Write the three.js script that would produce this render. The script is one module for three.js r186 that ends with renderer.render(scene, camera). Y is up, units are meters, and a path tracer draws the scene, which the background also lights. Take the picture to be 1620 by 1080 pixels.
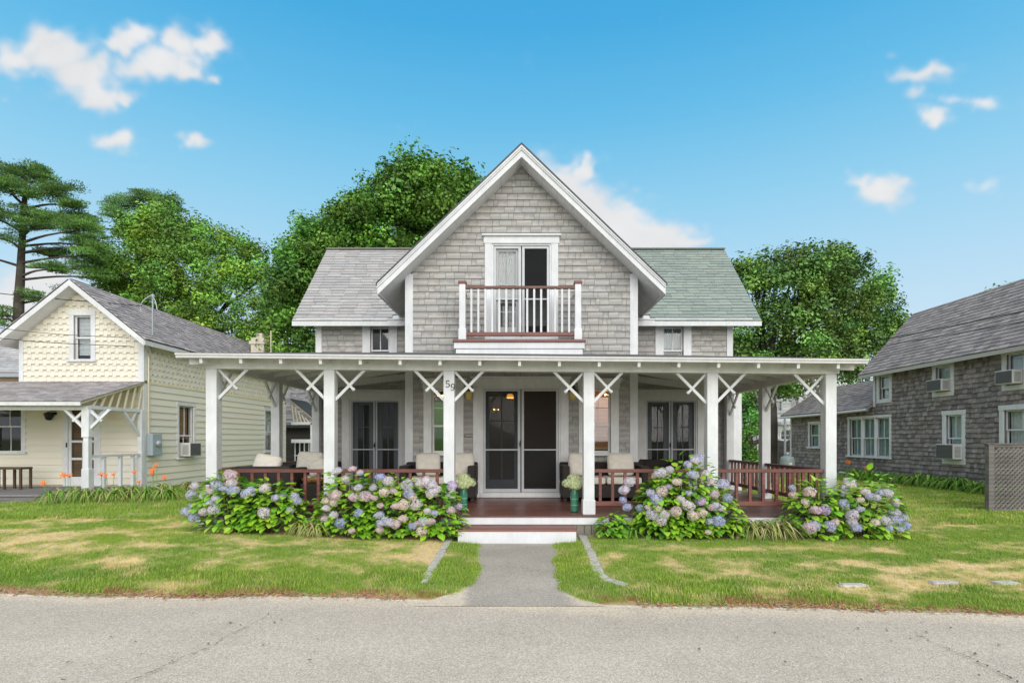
import * as THREE from 'three';
import { mergeGeometries } from 'three/addons/utils/BufferGeometryUtils.js';
import { RoundedBoxGeometry } from 'three/addons/geometries/RoundedBoxGeometry.js';
import { FontLoader } from 'three/addons/loaders/FontLoader.js';
import { TextGeometry } from 'three/addons/geometries/TextGeometry.js';

// ---------------------------------------------------------------- camera, sky, sun, exposure
const scene = new THREE.Scene();
const FOCAL = 900, CX = 822, CY = 694, EYE = 1.42;            // focal length and optical axis in photo pixels (1620 x 1080), eye height in metres
const camera = new THREE.PerspectiveCamera(2 * Math.atan(540 / FOCAL) * 180 / Math.PI, 1620 / 1080, 0.05, 600);
camera.position.set(0, EYE, 0);
camera.lookAt(0, EYE, -10);
camera.setViewOffset(1620, 1080, 810 - CX, 540 - CY, 1620, 1080);
scene.add(camera);
const renderer = new THREE.WebGLRenderer({ antialias: true });
renderer.toneMapping = THREE.LinearToneMapping;
const EXPOSURE = 1.72;
renderer.toneMappingExposure = EXPOSURE;
renderer.shadowMap.enabled = true;
renderer.shadowMap.type = THREE.PCFSoftShadowMap;

const sun = new THREE.DirectionalLight(new THREE.Color().setRGB(1, 0.95, 0.88), 1.5);
sun.position.set(5, 13.5, 14);
sun.target.position.set(0, 1, -10);
sun.castShadow = true;
sun.shadow.radius = 110;
sun.shadow.mapSize.set(4096, 4096);
Object.assign(sun.shadow.camera, { left: -26, right: 26, top: 22, bottom: -22, near: 1, far: 90 });
scene.add(sun, sun.target);

// seeded random and noise
let seed = 20240;
const rnd = () => { seed = (seed + 0x6D2B79F5) | 0; let t = Math.imul(seed ^ (seed >>> 15), 1 | seed); t = (t + Math.imul(t ^ (t >>> 7), 61 | t)) ^ t; return ((t ^ (t >>> 14)) >>> 0) / 4294967296; };
const rr = (a, b) => a + (b - a) * rnd();
const clamp = (x, a = 0, b = 1) => Math.min(b, Math.max(a, x));
const smooth = (x, a, b) => { const t = clamp((x - a) / (b - a)); return t * t * (3 - 2 * t); };
const mix = (a, b, t) => a + (b - a) * t;
const hash = (x, y) => { let h = Math.imul(x, 374761393) + Math.imul(y, 668265263) | 0; h = Math.imul(h ^ (h >>> 13), 1274126177); return ((h ^ (h >>> 16)) >>> 0) / 4294967296; };
function vnoise(x, y, per = 0) {
  const ix = Math.floor(x), iy = Math.floor(y), fx = x - ix, fy = y - iy, u = fx * fx * (3 - 2 * fx), v = fy * fy * (3 - 2 * fy);
  const w = per ? (i) => ((i % per) + per) % per : (i) => i;
  return mix(mix(hash(w(ix), w(iy)), hash(w(ix + 1), w(iy)), u), mix(hash(w(ix), w(iy + 1)), hash(w(ix + 1), w(iy + 1)), u), v);
}
function fbm(x, y, oct = 4, per = 0) { let s = 0, a = 0.5, n = 0; for (let i = 0; i < oct; i++) { s += a * vnoise(x + i * 17, y + i * 31, per); n += a; a *= 0.5; x *= 2; y *= 2; per *= 2; } return s / n; }

// the sky: a computed panorama with air and scattered clouds
const toLin = (c) => { c /= 255; return c <= 0.04045 ? c / 12.92 : Math.pow((c + 0.055) / 1.055, 2.4); };
{
  const W = 2048, H = 1024, data = new Float32Array(W * H * 4);
  const stops = [[0, 222, 235, 244], [8, 206, 229, 245], [15, 180, 220, 244], [22, 147, 208, 240], [29, 106, 190, 234], [36, 74, 172, 226], [45, 60, 160, 218], [90, 46, 140, 204]].map(([e, r, g, b]) => [e, toLin(r), toLin(g), toLin(b)]);
  // clouds seen over the houses: azimuth tangent, elevation tangent, half sizes (in the same units), strength
  const C = (px, py, rx, ry, s = 1) => [(px - CX) / FOCAL, (CY - py) / FOCAL, rx / FOCAL, ry / FOCAL, s];
  const puffs = [C(25, 95, 40, 22), C(60, 68, 26, 24), C(95, 85, 46, 34), C(130, 115, 50, 32), C(160, 145, 26, 26), C(185, 150, 22, 12, .9), C(150, 135, 40, 22), C(205, 62, 34, 17), C(175, 72, 24, 14, .85), C(235, 105, 54, 24), C(285, 72, 30, 26), C(325, 76, 28, 24), C(295, 108, 34, 18), C(335, 130, 17, 8, .75), C(60, 124, 22, 9, .6), C(85, 140, 16, 8, .5),
    C(178, 222, 24, 12), C(299, 226, 18, 9, .9), C(5, 161, 10, 6, .5), C(1455, 117, 46, 15, .85), C(1430, 118, 28, 8, .7), C(1490, 114, 20, 10, .7), C(1452, 148, 18, 10, .6), C(1478, 184, 20, 12, .85), C(1505, 158, 26, 8, .6), C(1552, 160, 32, 11, .75),
    C(1400, 300, 36, 20, .95), C(1370, 292, 28, 14, .8), C(1432, 290, 18, 14, .7), C(1345, 288, 18, 13, .5), C(1553, 298, 22, 8, .55),
    C(880, 298, 52, 40), C(922, 272, 13, 22, .95), C(895, 262, 22, 16, .7), C(930, 330, 60, 38), C(985, 358, 60, 34), C(1040, 374, 54, 26), C(1085, 380, 40, 20, .95), C(900, 372, 100, 46), C(1000, 398, 100, 30), C(1112, 372, 22, 11, .7),
    C(70, 450, 70, 34, .9), C(20, 480, 60, 40, .9), C(150, 480, 60, 34, .8)];
  const col = [0, 0, 0];
  for (let row = 0; row < H; row++) {
    const up = ((row + 0.5) / H - 0.5) * Math.PI, y = Math.sin(up), ce = Math.cos(up), e = up * 180 / Math.PI;
    let i = 0; while (i < stops.length - 2 && stops[i + 1][0] < e) i++;
    const t = clamp((e - stops[i][0]) / (stops[i + 1][0] - stops[i][0]));
    for (let c = 0; c < 3; c++) col[c] = mix(stops[i][c + 1], stops[i + 1][c + 1], t);
    for (let k = 0; k < W; k++) {
      const az = ((k + 0.5) / W - 0.5) * 2 * Math.PI, x = Math.cos(az) * ce, z = Math.sin(az) * ce;
      let m = 0, lum = 1;
      const front = -z;
      let inFrame = 0;
      if (front > 0.15 && y > 0) {
        const tx = x / front, ty = y / front;
        inFrame = smooth(1.25 - Math.abs(tx), 0, 0.25) * smooth(1.0 - ty, 0, 0.2);
        if (inFrame > 0) {
          const wx = tx + (fbm(tx * 26 + 9, ty * 34, 5) - .5) * .062, wy = ty + (fbm(tx * 26, ty * 34 + 40, 5) - .5) * .046;
          let d = 0;
          for (const [cx, cy, sx, sy, s] of puffs) { const a = (wx - cx) / sx, b = (wy - cy) / sy, q = a * a + b * b; if (q < 4) d = Math.max(d, s * Math.exp(-q * 0.75)) + 0.12 * s * Math.exp(-q); }
          const tear = fbm(tx * 44, ty * 80, 5);
          m = smooth(d + (tear - .5) * .5, 0.08, 1.0) * (0.74 + .22 * smooth(d, .3, .95));
          lum = 0.84 + 0.16 * fbm(tx * 18, ty * 18 + 5, 3);
        }
      }
      if (inFrame < 1 && y > 0) {          // broken cloud over the rest of the sky
        const k2 = 1.6 / (y + 0.12), f = fbm(x * k2 + 50, z * k2 + 80, 5);
        m = Math.max(m, (1 - inFrame) * smooth(f, 0.22, 0.5) * 0.97);
      }
      const o = (row * W + k) * 4, white = [0.90 * lum, 0.895 * lum, 0.90 * lum];
      for (let c = 0; c < 3; c++) data[o + c] = (y < 0 ? [.30, .31, .27][c] : mix(col[c], white[c], m)) / EXPOSURE;
      data[o + 3] = 1;
    }
  }
  const sky = new THREE.DataTexture(data, W, H, THREE.RGBAFormat, THREE.FloatType);
  sky.mapping = THREE.EquirectangularReflectionMapping; sky.magFilter = sky.minFilter = THREE.LinearFilter; sky.wrapS = THREE.RepeatWrapping; sky.needsUpdate = true;
  scene.background = sky; scene.environment = sky;
}

// ---------------------------------------------------------------- helpers
const V3 = (x, y, z) => new THREE.Vector3(x, y, z);
const wx = (px, D) => (px - CX) * D / FOCAL, wy = (py, D) => EYE - (py - CY) * D / FOCAL;   // a pixel and the distance of the wall or ground it lies on
const taken = new Map();
const numbered = (n) => { const k = taken.get(n) ?? 0; taken.set(n, k + 1); return k ? n + '_' + String(k).padStart(3, '0') : n; };
const baseOf = new WeakMap(), ZERO = V3(0, 0, 0);
function thing(name, label, category, pos = [0, 0, 0], group) {
  const o = new THREE.Group(); o.name = numbered(name); o.position.set(...pos); scene.add(o);
  o.userData = { label, category }; if (group) o.userData.group = group;
  baseOf.set(o, V3(...pos));
  return o;
}
function part(name, geo, mat, parent, shift = true) {               // geometry given in world coordinates; parented under a thing or one of its parts
  const b = baseOf.get(parent) ?? ZERO;
  if (shift) geo.translate(-b.x, -b.y, -b.z);
  const m = new THREE.Mesh(geo, mat); m.name = name; m.castShadow = m.receiveShadow = true;
  baseOf.set(m, b); parent.add(m);
  return m;
}
function solo(name, geo, mat, label, category, group) {             // a thing that is one mesh
  geo.computeBoundingBox(); const c = geo.boundingBox.getCenter(V3()); c.y = geo.boundingBox.min.y; geo.translate(-c.x, -c.y, -c.z);
  const m = new THREE.Mesh(geo, mat); m.name = numbered(name); m.position.copy(c); m.castShadow = m.receiveShadow = true; m.userData = { label, category }; if (group) m.userData.group = group;
  scene.add(m); return m;
}
function setting(name, geo, mat, kind = 'structure', label) { const m = new THREE.Mesh(geo, mat); m.name = name; m.receiveShadow = m.castShadow = true; m.userData.kind = kind; if (label) m.userData.label = label; scene.add(m); return m; }
function piece(name, geo, mat, parent, matrix) {                    // shared geometry, placed by a world matrix
  const m = new THREE.Mesh(geo, mat); m.name = name; m.castShadow = m.receiveShadow = true;
  const b = baseOf.get(parent) ?? ZERO; const mm = matrix.clone(); mm.elements[12] -= b.x; mm.elements[13] -= b.y; mm.elements[14] -= b.z;
  mm.decompose(m.position, m.quaternion, m.scale); parent.add(m); return m;
}
function uvBox(g, s = 1) {                                         // uv in metres from the side each face looks to
  const p = g.attributes.position, n = g.attributes.normal, uv = new Float32Array(p.count * 2);
  for (let i = 0; i < p.count; i++) {
    const ax = Math.abs(n.getX(i)), ay = Math.abs(n.getY(i)), az = Math.abs(n.getZ(i));
    const [u, v] = ax > ay && ax > az ? [p.getZ(i), p.getY(i)] : ay > az ? [p.getX(i), p.getZ(i)] : [p.getX(i), p.getY(i)];
    uv[2 * i] = u * s; uv[2 * i + 1] = v * s;
  }
  g.setAttribute('uv', new THREE.BufferAttribute(uv, 2)); return g;
}
const plane = (O, U, V) => { const N = U.clone().cross(V).normalize(); const M = new THREE.Matrix4().makeBasis(U, V, N).setPosition(O); return { O, U, V, N, M, at: (u, v, n = 0) => O.clone().addScaledVector(U, u).addScaledVector(V, v).addScaledVector(N, n) }; };
const frontPlane = (D) => plane(V3(0, 0, -D), V3(1, 0, 0), V3(0, 1, 0));        // u = x, looks to the camera's side
const rightFacing = (x) => plane(V3(x, 0, 0), V3(0, 0, -1), V3(0, 1, 0));       // u = distance D, looks to +x
const leftFacing = (x) => plane(V3(x, 0, 0), V3(0, 0, 1), V3(0, 1, 0));         // u = -D, looks to -x
class Build {
  constructor() { this.list = []; }
  add(g) { g = g.index ? g.toNonIndexed() : g; for (const k of Object.keys(g.attributes)) if (k !== 'position' && k !== 'normal') g.deleteAttribute(k); this.list.push(g); return this; }
  box(x0, x1, y0, y1, z0, z1, pl, bevel = 0) {                      // on a plane: u, v, n ranges
    const w = x1 - x0, h = y1 - y0, d = z1 - z0, b = Math.min(bevel, w * .3, h * .3, d * .3);
    const g = b > 0 ? new RoundedBoxGeometry(w, h, d, 1, b) : new THREE.BoxGeometry(w, h, d);
    g.translate((x0 + x1) / 2, (y0 + y1) / 2, (z0 + z1) / 2); if (pl) g.applyMatrix4(pl.M);
    return this.add(g);
  }
  bar(p, q, w, h = w, up = V3(0, 1, 0), bevel = 0) {                // a stick from p to q
    const d = q.clone().sub(p), L = d.length(); d.normalize(); if (Math.abs(d.dot(up)) > .99) up = V3(0, 0, 1);
    const s = d.clone().cross(up).normalize(), t = s.clone().cross(d);
    const g = bevel ? new RoundedBoxGeometry(w, h, L, 1, bevel) : new THREE.BoxGeometry(w, h, L);
    g.applyMatrix4(new THREE.Matrix4().makeBasis(s, t, d.clone().negate()).setPosition(p.clone().add(q).multiplyScalar(.5)));
    return this.add(g);
  }
  tube(pts, r, seg = 12, rad = 6) { return this.add(new THREE.TubeGeometry(new THREE.CatmullRomCurve3(pts), seg, r, rad)); }
  lathe(prof, x, y, z, seg = 16) { const g = new THREE.LatheGeometry(prof.map(([a, b]) => new THREE.Vector2(a, b)), seg); g.translate(x, y, z); return this.add(g); }
  ball(x, y, z, rx, ry = rx, rz = rx, seg = 12) { const g = new THREE.SphereGeometry(1, seg, Math.max(6, seg - 4)); g.scale(rx, ry, rz); g.translate(x, y, z); return this.add(g); }
  prism(pts, dy) {                                                  // convex polygon (world points) given thickness downwards
    const n = pts.length, P = [], low = pts.map((p) => V3(p.x, p.y - dy, p.z)), tri = (a, b, c) => P.push(a.x, a.y, a.z, b.x, b.y, b.z, c.x, c.y, c.z);
    const nn = pts[1].clone().sub(pts[0]).cross(pts[2].clone().sub(pts[0])).y < 0;
    for (let i = 1; i < n - 1; i++) { nn ? tri(pts[0], pts[i + 1], pts[i]) : tri(pts[0], pts[i], pts[i + 1]); nn ? tri(low[0], low[i], low[i + 1]) : tri(low[0], low[i + 1], low[i]); }
    for (let i = 0; i < n; i++) { const j = (i + 1) % n; if (nn) { tri(pts[i], pts[j], low[j]); tri(pts[i], low[j], low[i]); } else { tri(pts[j], pts[i], low[i]); tri(pts[j], low[i], low[j]); } }
    const g = new THREE.BufferGeometry(); g.setAttribute('position', new THREE.BufferAttribute(new Float32Array(P), 3)); g.computeVertexNormals(); return this.add(g);
  }
  wall(pl, outline, holes, t) {                                     // a slab with openings; its outer face lies on the plane
    const s = new THREE.Shape(outline.map(([a, b]) => new THREE.Vector2(a, b)));
    for (const [a, b, c, d] of holes) s.holes.push(new THREE.Path([[a, c], [a, d], [b, d], [b, c]].map(([u, v]) => new THREE.Vector2(u, v))));
    const g = new THREE.ExtrudeGeometry(s, { depth: t, bevelEnabled: false }); g.translate(0, 0, -t); g.applyMatrix4(pl.M); return this.add(g);
  }
  done() { return uvBox(this.list.length === 1 ? this.list[0] : mergeGeometries(this.list)); }
}
const B = () => new Build();

// ---------------------------------------------------------------- materials
function texture(size, fn, metres, srgb = true) {
  const d = new Uint8Array(size * size * 4);
  for (let y = 0; y < size; y++) for (let x = 0; x < size; x++) { const c = fn(x / size, y / size), o = (y * size + x) * 4; if (typeof c === 'number') d[o] = d[o + 1] = d[o + 2] = clamp(c) * 255; else for (let k = 0; k < 3; k++) d[o + k] = clamp(c[k]) * 255; d[o + 3] = 255; }
  let mean = 0; for (let i = 0; i < d.length; i += 4) mean += toLin(d[i]);
  const t = new THREE.DataTexture(d, size, size); t.userData.mean = srgb ? mean / (size * size) : 1; t.wrapS = t.wrapT = THREE.RepeatWrapping; t.magFilter = THREE.LinearFilter; t.minFilter = THREE.LinearMipmapLinearFilter; t.generateMipmaps = true;
  if (srgb) t.colorSpace = THREE.SRGBColorSpace; t.repeat.set(1 / metres, 1 / metres); t.needsUpdate = true; return t;
}
const paintTex = texture(256, (u, v) => { const n = fbm(u * 6, v * 6, 5, 6), f = fbm(u * 40, v * 10, 3, 40 > 0 ? 10 : 0), s = vnoise(u * 60, v * 60, 60) > .965 ? .06 : 0; return .955 + (n - .5) * .11 + (f - .5) * .05 - s * 1.6 * smooth(n, .45, .75); }, 1.3);
const grainTex = texture(256, (u, v) => { const g = fbm(u * 40, v * 2, 3, 2), h = fbm(u * 8, v * 4, 4, 4), l = vnoise(u * 90, v * 3, 3); return .84 + (g - .5) * .22 + (h - .5) * .16 + (l > .86 ? -.14 : 0); }, 1);
const grainBump = texture(256, (u, v) => fbm(u * 60, v * 3, 3, 3), 1, false);
const woodTex = texture(256, (u, v) => { const g = fbm(u * 3, v * 40, 3, 3), h = fbm(u * 4, v * 6, 4, 2); return .82 + (g - .5) * .3 + (h - .5) * .22; }, 1);
const gritTex = texture(512, (u, v) => { const n = fbm(u * 60, v * 60, 3, 60), s = hash(Math.floor(u * 512), Math.floor(v * 512)), b = fbm(u * 5, v * 5, 3, 5); return .80 + (n - .5) * .25 + (s - .5) * .16 + (b - .5) * .1; }, .9);
const clothTex = texture(128, (u, v) => .93 + .04 * Math.sin(u * 128 * Math.PI) * Math.sin(v * 128 * Math.PI) + (fbm(u * 8, v * 8, 3, 8) - .5) * .08, .35);
const wickerTex = texture(128, (u, v) => { const a = Math.abs(Math.sin(u * 16 * Math.PI)), b = Math.abs(Math.sin(v * 32 * Math.PI + (Math.floor(u * 16) % 2) * Math.PI / 2)); return .35 + .5 * a * .5 + .45 * b * b; }, .2);
const lin = (r, g, b) => new THREE.Color().setRGB(r, g, b);
const std = (c, o = {}) => { const m = new THREE.MeshStandardMaterial({ color: c, roughness: .7, ...o }); if (o.map) m.color.multiplyScalar(1 / o.map.userData.mean); return m; };   // colours are those of the finished surface, grain included
const phys = (c, o = {}) => new THREE.MeshPhysicalMaterial({ color: c, roughness: .5, ...o });
const M = {
  white: std(lin(.71, .725, .75), { map: paintTex, roughness: .5 }),
  trim: std(lin(.76, .765, .77), { map: paintTex, roughness: .55 }),
  soffit: std(lin(.74, .745, .75), { map: paintTex, roughness: .7 }),
  cream: std(lin(.78, .70, .50), { map: paintTex, roughness: .55 }),
  stain: std(lin(.175, .06, .048), { map: woodTex, roughness: .42 }),
  deck: std(lin(.165, .062, .05), { map: woodTex, roughness: .36 }),
  greyWood: std(lin(.26, .24, .22), { map: woodTex, roughness: .85 }),
  grayDeck: std(lin(.22, .21, .215), { map: woodTex, roughness: .8 }),
  rollRoof: std(lin(.10, .10, .105), { map: gritTex, roughness: .95 }),
  inside: std(lin(.30, .28, .25), { roughness: .9 }),
  floorIn: std(lin(.16, .09, .05), { map: woodTex, roughness: .4 }),
  wicker: std(lin(.030, .024, .021), { map: wickerTex, bumpMap: wickerTex, bumpScale: .004, roughness: .5 }),
  cushion: std(lin(.70, .655, .58), { map: clothTex, roughness: .95 }),
  dark: std(lin(.012, .012, .013), { roughness: .5 }),
  iron: std(lin(.03, .03, .03), { roughness: .45, metalness: .6 }),
  steel: std(lin(.42, .45, .47), { roughness: .4, metalness: .3 }),
  doorGrey: std(lin(.30, .34, .38), { map: paintTex, roughness: .5 }),
  screenFrame: std(lin(.55, .57, .60), { map: paintTex, roughness: .5 }),
  screen: std(lin(.035, .036, .04), { transparent: true, opacity: .24, roughness: .9 }),
  softScreen: std(lin(.1, .1, .105), { transparent: true, opacity: .14, roughness: .9 }),
  glass: phys(lin(.93, .95, .96), { transmission: 1, thickness: 0, roughness: .02, ior: 1.5 }),
  curtain: std(lin(.72, .73, .72), { map: clothTex, roughness: .95 }),
  tealGlass: std(lin(.34, .44, .46), { roughness: .9 }),
  concrete: std(lin(.60, .575, .53), { map: gritTex, roughness: .95 }),
  bark: std(lin(.085, .072, .06), { map: grainTex, bumpMap: grainBump, bumpScale: .02, roughness: .95 }),
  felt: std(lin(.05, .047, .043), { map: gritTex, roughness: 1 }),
  fenceWood: std(lin(.165, .153, .145), { map: woodTex, roughness: .9 }),
  wire: std(lin(.02, .02, .02), { roughness: .7 }),
};
// ---------------------------------------------------------------- ground, lawn, path, road
const edgeD = (x) => 4.86 - 0.072 * x + (fbm(x * .9 + 40, 3, 3) - .5) * .22;                      // distance of the road's edge
const pathL = (D) => -0.5 - 0.10 * smooth(D, 6.2, 7.5) - 0.4 * Math.pow(1 - smooth(D, 4.75, 5.6), 1.8) + (vnoise(D * 5, 7) - .5) * .06 + .08;
const pathR = (D) => 0.36 + 0.08 * smooth(D, 6.2, 7.5) + 0.36 * Math.pow(1 - smooth(D, 4.65, 5.5), 1.8) + (vnoise(D * 5, 19) - .5) * .06;
const ground = (x, D) => {
  const off = smooth(Math.abs(x + .05), .5, 1.25), near = smooth(D, edgeD(x), edgeD(x) + 1.6);
  return .006 + off * near * (.06 + .09 * smooth(-x, 1.5, 4.5) * (1 - smooth(D, 8.5, 11))) + .02 * (fbm(x * .5, D * .5, 3) - .5) * near;
};
const dryness = (x, D) => {                                           // parched patches in the turf
  const n = fbm(x * .95 + 11, D * 1.7 + 4, 5), f = fbm(x * 3.6, D * 4.6 + 50, 4), e = D - edgeD(x);
  let d = (n - .5) * 2.3 + (f - .5) * 2.6;
  if (x < -.95) d += .36 * smooth(D, 5.7, 6.3) * (1 - smooth(D, 7.7, 8.6)) - .5 * smooth(D, 8.6, 9.4) - .22 * smooth(1 - Math.abs(e - .55), .4, .9);
  else if (x > .9) d += -.04 - .12 * smooth(D, 6.5, 8);
  else d -= .55;
  return clamp(d * .8 + .34);
};
const litter = (x, D) => smooth(.42 - (D - edgeD(x)), 0, .35) * smooth(fbm(x * 2 + 3, D * 2, 3), .32, .55);   // brown leaf litter along the verge
{
  const sheet = (n, m, f, colour) => {
    const P = [], Cc = [], I = [], UV = [];
    for (let j = 0; j <= m; j++) for (let i = 0; i <= n; i++) { const p = f(i / n, j / m); P.push(p.x, p.y, p.z); UV.push(p.x, p.z); if (colour) Cc.push(...colour(p.x, -p.z, i / n, j / m)); }
    for (let j = 0; j < m; j++) for (let i = 0; i < n; i++) { const a = j * (n + 1) + i, b = a + 1, c = a + n + 1, d = c + 1; I.push(a, b, c, b, d, c); }
    const g = new THREE.BufferGeometry(); g.setAttribute('position', new THREE.BufferAttribute(new Float32Array(P), 3)); g.setAttribute('uv', new THREE.BufferAttribute(new Float32Array(UV), 2));
    if (colour) g.setAttribute('color', new THREE.BufferAttribute(new Float32Array(Cc), 3)); g.setIndex(I); g.computeVertexNormals(); return g;
  };
  const far = new THREE.PlaneGeometry(700, 700); far.rotateX(-Math.PI / 2); far.translate(0, -.03, -60); uvBox(far);
  setting('ground', far, std(lin(.16, .21, .06), { map: gritTex, roughness: 1 }));
  const turf = sheet(260, 190, (u, v) => { const x = mix(-17, 15, u), D = mix(edgeD(x), 26, Math.pow(v, 1.6)); return V3(x, ground(x, D), -D); },
    (x, D) => { const d = dryness(x, D), l = litter(x, D), s = smooth(.09 - (D - edgeD(x)), 0, .1); const c = [mix(.29, .76, d), mix(.34, .58, d), mix(.08, .33, d)]; return c.map((k, i) => mix(mix(k, [.46, .26, .15][i], l * .8), [.85, .78, .66][i], s)); });
  setting('lawn', turf, std(0xffffff, { vertexColors: true, map: gritTex, roughness: 1 }));
  const asphaltTex = texture(1024, (u, v) => {
    const s = hash(Math.floor(u * 1024), Math.floor(v * 1024)), s2 = hash(Math.floor(u * 420) + 7, Math.floor(v * 420) + 3), n = fbm(u * 6, v * 6, 4, 6), p = vnoise(u * 230, v * 230, 230);
    const k = .82 + (n - .5) * .08 + (s - .5) * .2 + (s2 - .5) * .16 + (p - .5) * .16; return [k * 1.01, k * .985, k * .945];
  }, 2.1);
  const asphaltBump = texture(512, (u, v) => vnoise(u * 170, v * 170, 170) * .6 + hash(Math.floor(u * 512), Math.floor(v * 512)) * .4, 1.05, false);
  const road = sheet(220, 60, (u, v) => { const x = mix(-45, 45, Math.pow(Math.abs(2 * u - 1), 1.6) * Math.sign(2 * u - 1) * .5 + .5), D = mix(-3.4, edgeD(x) + .03, Math.pow(v, .8)); return V3(x, -.006 + .012 * smooth(D, 3, 5), -D); },
    (x, D) => { const n = fbm(x * .7, D * .7 + 9, 4), e = edgeD(x) - D, s = smooth(.32 - e + (fbm(x * 3, D * 4, 3) - .5) * .4, 0, .3); const k = .575 + (n - .5) * .1; return [mix(k, .72, s), mix(k * .935, .65, s), mix(k * .855, .55, s)]; });
  const roadMesh = setting('road', road, std(0xffffff, { vertexColors: true, map: asphaltTex, bumpMap: asphaltBump, bumpScale: .004, roughness: .95 }));
  const crack = (pts, w) => { const P = [], I = []; const c = new THREE.CatmullRomCurve3(pts.map(([px, py]) => { const D = FOCAL * (EYE - .004) / (py - CY); return V3(wx(px, D), 0, -D); })); const n = 70;
    for (let i = 0; i <= n; i++) { const p = c.getPoint(i / n), k = w * (.35 + 1.0 * vnoise(i * .7, 5)), j = (vnoise(i * .9, 2) - .5) * .035; P.push(p.x + j, .0095, p.z - k, p.x + j, .0095, p.z + k); if (i < n) I.push(2 * i, 2 * i + 1, 2 * i + 2, 2 * i + 1, 2 * i + 3, 2 * i + 2); }
    const g = new THREE.BufferGeometry(); g.setAttribute('position', new THREE.BufferAttribute(new Float32Array(P), 3)); g.setIndex(I); g.computeVertexNormals(); uvBox(g); part('crack', g, std(lin(.10, .095, .09), { roughness: 1, side: THREE.DoubleSide }), roadMesh); };
  crack([[438, 960], [410, 982], [365, 1003], [330, 1024], [290, 1040], [245, 1060], [195, 1082]], .0055); crack([[1445, 1000], [1480, 1018], [1520, 1035], [1560, 1053], [1590, 1068], [1620, 1084]], .006);
  const path = sheet(26, 80, (u, v) => { const D = mix(4.8, 7.72, v); return V3(mix(pathL(D) - .08, pathR(D) + .08, u), .0105 + .0065 * smooth(D, 4.8, 5.4), -D); }, (x, D) => { const n = fbm(x * 2, D * 2, 3), k = .45 + (n - .5) * .12, e = smooth(Math.max(-.43 - x, x - .40) + (fbm(x * 6, D * 6, 3) - .5) * .12, 0, .12) * smooth(5.7 - D, 0, .4); return [mix(k, .72, e), mix(k * .96, .66, e), mix(k * .905, .57, e)]; });
  setting('path', path, std(0xffffff, { vertexColors: true, map: asphaltTex, bumpMap: asphaltBump, bumpScale: .006, roughness: .95 }));

  // grass blades: one tuft shape, scattered
  const tuftShape = (n, hMin, hMax, spread, w) => { const P = [], I = [];
    for (let i = 0; i < n; i++) { const a = rnd() * 6.283, r = spread * Math.sqrt(rnd()), x = r * Math.cos(a), z = r * Math.sin(a), h = rr(hMin, hMax), b = rnd() * 6.283, lean = h * rr(.15, .9), dx = Math.cos(b), dz = Math.sin(b), ww = w * rr(.7, 1.2), o = P.length / 3;
      P.push(x - dz * ww, 0, z + dx * ww, x + dz * ww, 0, z - dx * ww, x + dx * lean * .35 - dz * ww * .8, h * .6, z + dz * lean * .35 + dx * ww * .8, x + dx * lean * .35 + dz * ww * .8, h * .6, z + dz * lean * .35 - dx * ww * .8, x + dx * lean, h, z + dz * lean); I.push(o, o + 1, o + 2, o + 1, o + 3, o + 2, o + 2, o + 3, o + 4); }
    const g = new THREE.BufferGeometry(); g.setAttribute('position', new THREE.BufferAttribute(new Float32Array(P), 3)); g.setIndex(I); g.computeVertexNormals(); return uvBox(g); };
  const spots = [], col = new THREE.Color();
  const put = (x, D, s) => { const e = D - edgeD(x); if (e < .02 + .16 * fbm(x * 3, 9, 3) * 1.4) return;
    if (D < 7.85 && x > pathL(D) - .02 - .05 * rnd() && x < pathR(D) + .02 + .05 * rnd()) return;
    if (D > 7.62 && D < 12.3 && Math.abs(x) < 4.5) return; if (x > -.9 && x < .83 && D > 7.55) return; if (x < -9.7 && D > 12.05) return; if (x > 11.5 && D > 12) return;
    const d = dryness(x, D), l = litter(x, D); if (rnd() < d * .5 + l * .55) return;
    if ((Math.abs(x + .93) < .06 || (Math.abs(x - .86) < .07 && D > 5.5)) && D > 5.5 && D < 8.2 && rnd() < .85) return;
    spots.push([x, D, s * (1 - .35 * d), d, l]); };
  for (let i = 0; i < 150000; i++) { const D = 4.4 + 5.2 * Math.pow(rnd(), 1.15), x = rr(-D * 1.02 - .2, D * 1.0 + .3); put(x, D, rr(.5, .85)); }
  for (let i = 0; i < 52000; i++) { const D = 9 + 15 * Math.pow(rnd(), 1.4), side = rnd() < .5; const x = side ? rr(-D * .95, -4.3) : rr(4.4, Math.min(12, D * .95)); put(x, D, rr(.9, 1.7)); }
  for (let i = 0; i < 16000; i++) { const x = rr(-6, 6), D = edgeD(x) + rr(.15, .95); if (fbm(x * 1.7 + 5, D * 2, 3) > .5) put(x, D, rr(.8, 1.35)); }
  for (let i = 0; i < 9000; i++) { const D = rr(5, 7.8), L = rnd() < .5, x = L ? rr(-.9, pathL(D)) : rr(pathR(D), .82); put(x, D, rr(.7, 1.15)); }
  const gm = std(0xffffff, { roughness: .9, side: THREE.DoubleSide });
  const variants = [tuftShape(14, .018, .05, .05, .0022), tuftShape(11, .025, .066, .055, .0026)];
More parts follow.
